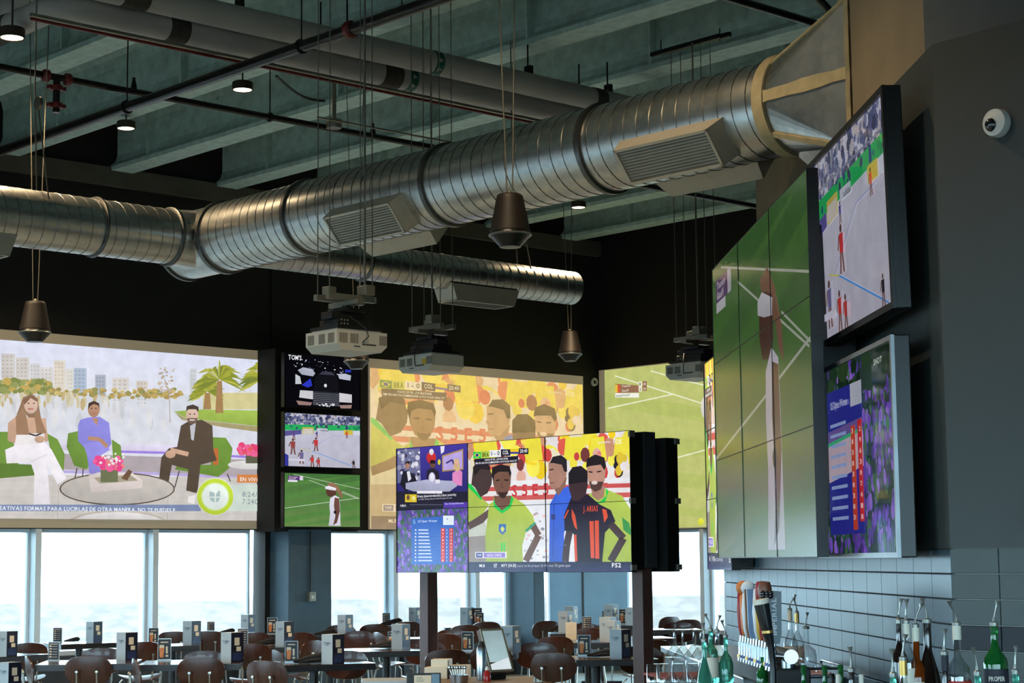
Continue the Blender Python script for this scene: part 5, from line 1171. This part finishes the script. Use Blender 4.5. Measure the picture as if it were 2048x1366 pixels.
def bottle(px, ytop, D, H, r, kind, label, glass, lab=None, spout=True, cap=None, base=None, txt=None):
    """ytop: pixel height of the bottle mouth; H height in m; kind: profile"""
    p = atd(px, ytop, D); z0 = base if base is not None else p.z - H
    o = thing('bottle', label, 'bottle', (p.x, p.y, z0), random.uniform(-.3, .3), 'bottles on the bar')
    n = r * .30
    prof = {'round': [(0, 0), (r * .96, 0), (r, .01), (r, H * .55), (r * .92, H * .62), (r * .45, H * .72), (n, H * .78), (n, H * .98), (n * 1.1, H)],
            'cone': [(0, 0), (r * .96, 0), (r, .01), (r, H * .22), (r * .80, H * .42), (r * .42, H * .62), (n, H * .70), (n * .95, H * .98), (n, H)],
            'long': [(0, 0), (r * .96, 0), (r, .01), (r, H * .45), (r * .75, H * .56), (n * 1.15, H * .66), (n, H * .70), (n * .9, H * .98), (n, H)],
            'squat': [(0, 0), (r * .96, 0), (r, .012), (r, H * .40), (r * .88, H * .52), (r * .45, H * .60), (n, H * .64), (n, H)]}[kind]
    MB().lathe(prof, 22).obj('glass_body', glass, o)
    if lab:
        b = MB(); hi = {'round': .5, 'cone': .2, 'long': .42, 'squat': .36}[kind]
        b.tube([(0, 0, H * .12), (0, 0, H * hi)], r + .0012, 22, cap=False); b.obj('label', lab, o)
    if cap: MB().tube([(0, 0, H * .84), (0, 0, H * 1.005)], n * 1.18, 14).obj('neck_foil', cap, o)
    if txt: lettering('lettering', txt, .022, m_lab, o, Matrix.Translation((-.006, -r - .0022, H * .36)), width=r * 1.3)
    if spout:
        s = MB(); s.lathe([(.0, H), (n * 1.15, H), (n * 1.2, H + .012), (.006, H + .016), (.004, H + .03)], 12)
        a = random.uniform(-.25, .25); s.tube([(0, 0, H + .02), (a * .03, 0, H + .045), (a * .10, 0, H + .068), (a * .12, 0, H + .084)], [.0035, .003, .004, .0095], 10)
        s.obj('pourer', m_spout, o)
    return o
rz = thing('bottle_riser', 'black stepped riser under the tall liquor bottles', 'shelf', (0, 0, 0)); a = atd(1775, 1300, 6.4); b = atd(2035, 1300, 6.4)
MB().box(a.x, b.x, 6.27, 6.53, BT, BT + .09, bev=.004).obj('step', m_barf, rz); rz.location = (0, 0, 0)
RZ = BT + .09
for px, yt, r, kd, lb, g, lab, cap, txt in ((1797, 1247, .028, 'round', 'dark brown liquor bottle, leftmost of the tall row with pourers', m_brown, None, None, None), (1812, 1248, .034, 'round', 'clear liquor bottle with silver neck in the tall row', m_clear, m_lab, m_lab, None), (1831, 1256, .036, 'squat', 'amber whiskey bottle with white neck label in the tall row', m_amber, m_lab, m_lab, None), (1854, 1246, .045, 'cone', 'black cone-shaped liquor bottle with pourer', m_brown, None, None, None),
                                            (1913, 1252, .042, 'squat', 'clear liquor bottle with red and cream label', m_clear, m_labr, m_lab, None), (1988, 1252, .041, 'round', 'green whiskey bottle with dark lettered label at the right', m_green, m_labd, None, 'PROPER')):
    D = 6.4; p = atd(px, yt, D); bottle(px, yt, D, p.z - RZ, r, kd, lb, g, lab, True, cap, RZ, txt)
for px, yt, D, r, kd, lb, g, lab, cap in ((1786, 1354, 5.7, .032, 'round', 'green glass bottle low in front of the gold-necked one', m_teal, None, None), (1806, 1322, 6.0, .036, 'round', 'clear bottle with long gold foil neck', m_clear, m_lab, m_gold), (1889, 1311, 6.0, .034, 'long', 'dark bottle with purple neck band and pourer', m_brown, m_lab, m_labd), (1955, 1351, 5.7, .032, 'round', 'teal glass bottle with pourer beside the green whiskey', m_teal, None, None), (2031, 1348, 5.7, .032, 'round', 'teal glass bottle with pourer at the right edge', m_teal, None, None), (1703, 1344, 6.4, .034, 'round', 'dark bottle with pourer between the small wine bottles', m_brown, None, None)):
    p = atd(px, yt, D); bottle(px, yt, D, p.z - BT, r, kd, lb, g, lab, True, cap, BT)
for i, (px, yt, D) in enumerate(((1607, 1330, 7.4), (1649, 1331, 7.3), (1681, 1330, 7.2))):
    p = atd(px, yt, D); bottle(px, yt, D, p.z - BT, .030, 'long', 'green beer bottle, %s of three along the bar edge' % ['left', 'middle', 'right'][i], m_green, None, False, m_green, BT)
for i, (px, yt, D, g) in enumerate(((1664, 1347, 6.9, m_brown), (1676, 1349, 6.7, m_lab), (1722, 1349, 6.4, m_lab))):
    p = atd(px, yt, D); bottle(px, yt, D, p.z - BT, .030, 'long', ['short dark bottle beside the right beer bottle', 'short white-capped bottle beside the right beer bottle', 'short white-capped bottle right of the dark pourer'][i], g, None, False, None, BT)
# tray with bottles on the back bar
tp = atz(1600, 1342, BT + .02)
ty = thing('metal_tray', 'steel tray with rounded rail carrying clear liquor bottles', 'tray', (tp.x - .02, tp.y - .15, BT), YA)
MB().box(-.26, .26, -.16, .16, .012, .022, bev=.004).obj('tray_base', m_inox, ty)
tr_ = MB(); c_ = [(-.26, -.16, .02), (-.26, -.16, .055), (-.24, -.16, .07), (.24, -.16, .07), (.26, -.16, .055), (.26, .16, .055), (.24, .16, .07), (-.24, .16, .07), (-.26, .16, .055), (-.26, .16, .02)]
tr_.tube(c_, .007, 8); tr_.obj('tray_rail', m_inox, ty)
pk = MB(); pk.box(-.20, .20, -.12, .12, .022, .026); pk.obj('tray_liner', mat('pink_liner', rgb(214, 176, 196), .7), ty)
for px, yt, D, H, r, kd, lb, g, lab, cap in ((1580, 1236, 9.75, .31, .037, 'long', 'tall clear bottle with white label on the steel tray', m_clear, m_lab, m_lab), (1594, 1247, 9.95, .29, .034, 'long', 'clear bottle with gold foil neck on the steel tray', m_clear, m_lab, m_gold), (1612, 1272, 9.7, .22, .052, 'squat', 'round-bodied clear liquor bottle on the steel tray', m_clear, None, None)):
    bottle(px, yt, D, H, r, kd, lb, g, lab, True, cap, BT + .026)
for i, (px, yt, D, g) in enumerate(((1408, 1284, 8.3, m_teal), (1421, 1262, 9.3, m_teal), (1434, 1264, 9.6, m_clear), (1451, 1275, 9.3, m_teal))):
    p = atd(px, yt, D); bottle(px, yt, D, p.z - BT, .036, ['cone', 'round', 'round', 'long'][i], ['pale teal bottle in front, next to the martini glasses', 'teal bottle left of the beer taps', 'clear bottle just left of the beer taps', 'slim teal bottle touching the beer taps'][i], g, [None, m_lab, m_lab, None][i], True, None, BT)
for i, (px, yt, D) in enumerate(((1524, 1314, 9.0), (1536, 1312, 9.1))):
    p = atd(px, yt, D); bottle(px, yt, D, p.z - BT, .028, 'long', ['green beer bottle under the taps, left of the pair', 'green beer bottle under the taps, right of the pair'][i], m_green, None, False, None, BT)

# upside-down glasses on the bar mat
mp_ = atz(1352, 1352, BT); MB_ = MB().box(-.12, .22, -.22, .22, 0, .012, bev=.004); tag(MB_.obj('bar_mat', m_mat, None, (mp_.x, mp_.y - .08, BT), math.radians(12)), 'red rubber bar mat under the upturned glasses', 'mat')
def martini(p, label):
    o = thing('martini_glass', label, 'glass', p, 0, 'upturned martini glasses')
    MB().lathe([(.050, 0), (.053, .001), (.008, .058), (.004, .066), (.004, .118), (.010, .124), (.036, .128), (.036, .130), (0, .131)], 20).obj('glass_body', m_clear, o)
gl = []
for px, lv in ((1345, 0), (1372, 0), (1398, 0), (1349, 1), (1366, 1), (1388, 1), (1402, 1)): gl.append((px, lv))
for i, (px, lv) in enumerate(gl):
    D = 9.02 + .06 * (i % 2); p = atd(px, 1300, D); martini(Vector((p.x, p.y, BT + .012 + (.131 if lv else 0))), 'upturned martini glass, %s of the %s' % ((['left', 'middle', 'right'][i] + ' one', 'lower tier') if lv == 0 else (['first', 'second', 'third', 'fourth'][i - 3] + ' from left', 'upper tier')))
for i, px in enumerate((1306, 1326, 1356, 1386)):
    D = 9.28; p = atd(px, 1300, D); o = thing('tumbler', 'short upturned tumbler behind the martini glasses, %s from left' % ['first', 'second', 'third', 'fourth'][i], 'glass', (p.x, p.y, BT + .012), 0, 'upturned tumblers')
    MB().lathe([(.034, 0), (.036, .0), (.031, .084), (.028, .088), (0, .088)], 18).obj('glass_body', m_clear, o)

# beer tap tower, a row of taps running away from us
tw = atd(1512, 1300, 9.0)
tt_ = thing('beer_tap_tower', 'black beer tap tower with a long row of chrome taps and many handles', 'beer taps', (tw.x + .115, tw.y + .1, BT), math.atan2(A_.y, A_.x) - PI / 2)
MB().box(-.07, .09, -.36, .70, 0, .10, bev=.01).obj('tower_base', m_barf, tt_)
MB().tube([(0, -.36, .155), (0, .70, .155)], .034, 14).obj('tap_header', m_inox, tt_)
lg = MB()
for k in range(3): lg.tube([(0, -.28 + k * .45, .10), (0, -.28 + k * .45, .15)], .03, 12)
lg.obj('header_neck', m_inox, tt_)
lm = mat('blue_tap_lens', rgb(60, 84, 150), .4, var=.1)
HM = [mat('tap_white', rgb(214, 222, 230), .4), m_wood2, mat('tap_red', rgb(150, 34, 34), .4), mat('tap_grey', rgb(96, 112, 120), .4), mat('tap_black', rgb(18, 18, 20), .25, coat=.5), mat('tap_yellow', rgb(206, 166, 44), .4), mat('tap_brown', rgb(110, 62, 40), .4), mat('tap_blue', rgb(120, 150, 190), .4), mat('tap_orange', rgb(206, 120, 60), .4)]
for k in range(13):
    y = -.34 + k * .082
    f = MB(); f.tube([(-.02, y, .155), (-.075, y, .16)], .012, 10); f.tube([(-.075, y, .185), (-.075, y, .13), (-.085, y, .085)], [.013, .012, .008], 10); f.tube([(-.075, y, .185), (-.072, y, .215)], .007, 8)
    tap = f.obj('tap', m_inox, tt_)
    MB().tube([(-.079, y, .118), (-.081, y, .104)], .0135, 10).obj('tap_band', lm if k % 3 else m_gold, tap)
hs = [(-.34, 3, 'flat'), (-.26, 3, 'flat'), (-.17, 1, 'flat'), (-.10, 6, 'crown'), (-.01, 2, 'crown'), (.07, 5, 'slim'), (.15, 0, 'slim'), (.23, 7, 'flat'), (.31, 1, 'flat'), (.40, 0, 'round'), (.48, 0, 'slim'), (.56, 8, 'round'), (.64, 2, 'slim')]
for i, (y, mi, kd) in enumerate(hs):
    h = MB(); z0 = .215
    if kd == 'flat': h.prism([(-.020, z0), (.020, z0), (.030, z0 + .05), (.034, z0 + .24), (-.034, z0 + .24), (-.030, z0 + .05)], -.012, .012, 'Y', Matrix.Translation((-.07, y, 0)))
    elif kd == 'crown': h.lathe([(.008, z0), (.016, z0 + .03), (.020, z0 + .18), (.030, z0 + .20), (.034, z0 + .25), (.026, z0 + .28), (0, z0 + .285)], 14, Matrix.Translation((-.07, y, 0)))
    elif kd == 'round': h.lathe([(.007, z0), (.014, z0 + .04), (.018, z0 + .20), (.012, z0 + .21)], 14, Matrix.Translation((-.07, y, 0))); h.ball((-.07, y, z0 + .245), .036, 14, 8, (1, .5, 1))
    else: h.lathe([(.006, z0), (.016, z0 + .04), (.022, z0 + .13), (.014, z0 + .24), (0, z0 + .255)], 14, Matrix.Translation((-.07, y, 0)))
    ho = h.obj('tap_handle', HM[mi], tt_)
    if i == 0: lettering('lettering', 'IMPERIAL', .03, HM[0], ho, Matrix.Translation((-.062, y - .0135, z0 + .04)) @ Matrix.Rotation(-PI / 2, 4, 'Y'), align=0, width=.17)
# tall dark stout tap in front
g = MB(); x0, y0 = -.10, -.44
g.tube([(x0, y0, 0), (x0 + .002, y0, .10), (x0 - .006, y0, .20), (x0 - .02, y0, .27)], [.014, .014, .016, .026], 14); g.obj('stout_tap_neck', HM[4], tt_)
g = MB(); g.tube([(x0 - .02, y0, .268), (x0 - .021, y0, .280)], .027, 14); g.obj('gold_band', m_gold, tt_)
g = MB(); g.tube([(x0 - .021, y0, .280), (x0 - .032, y0, .33), (x0 - .045, y0, .40)], [.026, .031, .036], 16); g.obj('stout_tap_body', HM[4], tt_)
g = MB(); g.tube([(x0 - .045, y0, .40), (x0 - .049, y0, .422)], [.037, .038], 16); g.obj('cream_head', m_lab, tt_)
g = MB(); [g.ball((x0 - .03 + .018 * (i % 3), y0 + .05, .435 + .012 * (i // 3)), .014, 8, 5) for i in range(6)]; g.obj('hop_cluster', HM[4], tt_)
sb_ = atd(1522, 1345, 8.2); sx = thing('steel_drain_box', 'brushed steel box on the bar right of the tap tower', 'steel box', (sb_.x, sb_.y, BT), math.radians(10))
MB().box(-.03, .16, -.10, .16, 0, .055, bev=.005).obj('box_body', m_inox, sx); MB().box(-.02, .15, -.09, .15, .055, .06).obj('drip_grate', m_grille, sx)

# ------------------------------------------------------------------ service counter with monitor, in the middle foreground
SZ = .915
a = atd(735, 1350, 12.4); b = atd(1066, 1350, 12.4)
sc_ = thing('service_counter', 'wooden service counter in the middle foreground, cut off by the frame', 'counter', (a.x, 11.0, FLOOR), 0)
MB().box(0, b.x - a.x, 0, 1.42, SZ - FLOOR - .04, SZ - FLOOR, bev=.005).obj('counter_top', mat('light_counter_wood', rgb(122, 100, 78), .5, var=.2, scale=5, stretch=(1, 6, 1)), sc_); MB().box(.03, b.x - a.x - .03, .03, 1.39, 0, SZ - FLOOR - .04).obj('counter_body', m_barf, sc_)
def onc(px, D=12.1): p = atd(px, 1345, D); return Vector((p.x, p.y, SZ))
p = onc(1000); mo = thing('pos_monitor', 'tilted till monitor with a window reflection painted on its screen, on the service counter', 'monitor', p, math.radians(40))
T = Matrix.Translation((0, -.02, .05)) @ Matrix.Rotation(math.radians(-22), 4, 'X')
MB().box(-.095, .095, 0, .035, 0, .29, T, bev=.006).obj('monitor_case', mat('brown_monitor_case', rgb(96, 76, 66), .5), mo)
c = Pic(.166, .262); c.grad(0, 0, 1, .8, (150, 174, 178), (176, 206, 212)); c.shape([(0, .86), (.35, .80), (1, .70), (1, 1), (0, 1)], (226, 238, 244)); c.obj('picture', screen_mat('monitor_reflection', .9, rgb(40, 44, 46), .12), mo, T @ Matrix.Translation((-.083, -.002, .014)))  # window reflection painted as the glowing picture: grey gradient, white bottom
f = MB()
for x0, x1, z0, z1 in ((-.095, .095, .276, .29), (-.095, .095, 0, .014), (-.095, -.083, .014, .276), (.083, .095, .014, .276)): f.box(x0, x1, -.006, 0, z0, z1, T)
f.obj('silver_frame', m_strut, mo)
MB().box(-.06, .07, .02, .16, 0, .06, bev=.008).obj('stand_foot', m_dark, mo); MB().tube([(0, .08, .05), (0, .07, .13)], .02, 10).obj('stand_neck', m_dark, mo)
p = onc(963, 12.0); st = thing('steel_shaker', 'tall steel shaker with pourer lid left of the monitor', 'shaker', p)
MB().lathe([(.0, 0), (.03, 0), (.032, .01), (.030, .19), (.024, .21)], 18).obj('shaker_body', m_inox, st); MB().lathe([(.025, .21), (.018, .23), (.014, .245), (0, .25)], 14).obj('shaker_lid', m_dark, st)
p = onc(974, 11.9); kb = thing('ketchup_bottle', 'red sauce bottle with white cap at the monitor foot', 'bottle', p)
MB().lathe([(0, 0), (.022, 0), (.023, .01), (.022, .05), (.012, .068), (.012, .074)], 16).obj('bottle_body', mat('red_sauce', rgb(160, 30, 24), .25), kb); MB().lathe([(.013, .072), (.013, .084), (.006, .094), (0, .095)], 12).obj('bottle_cap', m_white_pl, kb)
p = onc(876, 12.2); ms = thing('carton_stack', 'stack of cream cardboard cartons on the service counter', 'cartons', p, math.radians(-8))
for i, (x, w, z0, z1, y) in enumerate(((-.09, .15, 0, .075, 0), (-.05, .12, .075, .125, .02))): MB().box(x, x + w, y, y + .12, z0, z1, bev=.003).obj('carton', m_foam, ms)
MB().box(.063, .066, .005, .115, .0, .12).obj('dark_carton_side', m_barf, ms)
p = onc(846, 11.6); fs_ = thing('framed_sign', 'small framed paper sign in front of the cartons', 'sign', p, math.radians(6))
MB().box(-.10, .11, 0, .02, -.0, .075, bev=.003).obj('sign_frame', m_dark, fs_); MB().box(-.055, .05, -.002, 0, .005, .062).obj('paper', m_foam, fs_); MB().box(.052, .10, -.002, 0, .002, .068).obj('side_strip', mat('pale_blue_strip', rgb(110, 140, 160), .5), fs_)
b_ = MB(); b_.box(-.04, -.005, -.003, -.002, .045, .048); b_.box(-.04, .01, -.003, -.002, .034, .036); b_.box(-.04, .005, -.003, -.002, .026, .028); b_.obj('sign_text', m_ink, fs_)
p = onc(918, 11.8); cd = thing('cutlery_caddy', 'steel caddy holding upright cutlery left of the shaker', 'cutlery holder', p)
MB().lathe([(0, 0), (.055, 0), (.06, .05), (.058, .05), (.053, .004), (0, .004)], 20).obj('caddy_cup', m_inox, cd)
for i in range(7):
    x = -.04 + i * .013; k = MB(); k.tube([(x * .7, .01 * (i % 3), .01), (x * 1.2 - .01, .01 * (i % 3), .085)], .004, 6); k.ball((x * 1.25 - .011, .01 * (i % 3), .095), .010, 8, 5, (1, .4, 1.4)); k.obj('cutlery', m_inox, cd)
p = onc(922, 12.3); tag(MB().box(-.065, .065, 0, .05, 0, .085, bev=.003).obj('napkin_box', m_foam, None, p, .1), 'cream napkin box behind the cutlery caddy', 'box')
p = onc(775, 11.9); tag(MB().box(-.16, .14, -.1, .2, 0, .018, bev=.003).obj('paper_stack', m_paper, None, p, .1), 'stack of bright white paper on the left of the service counter', 'paper')
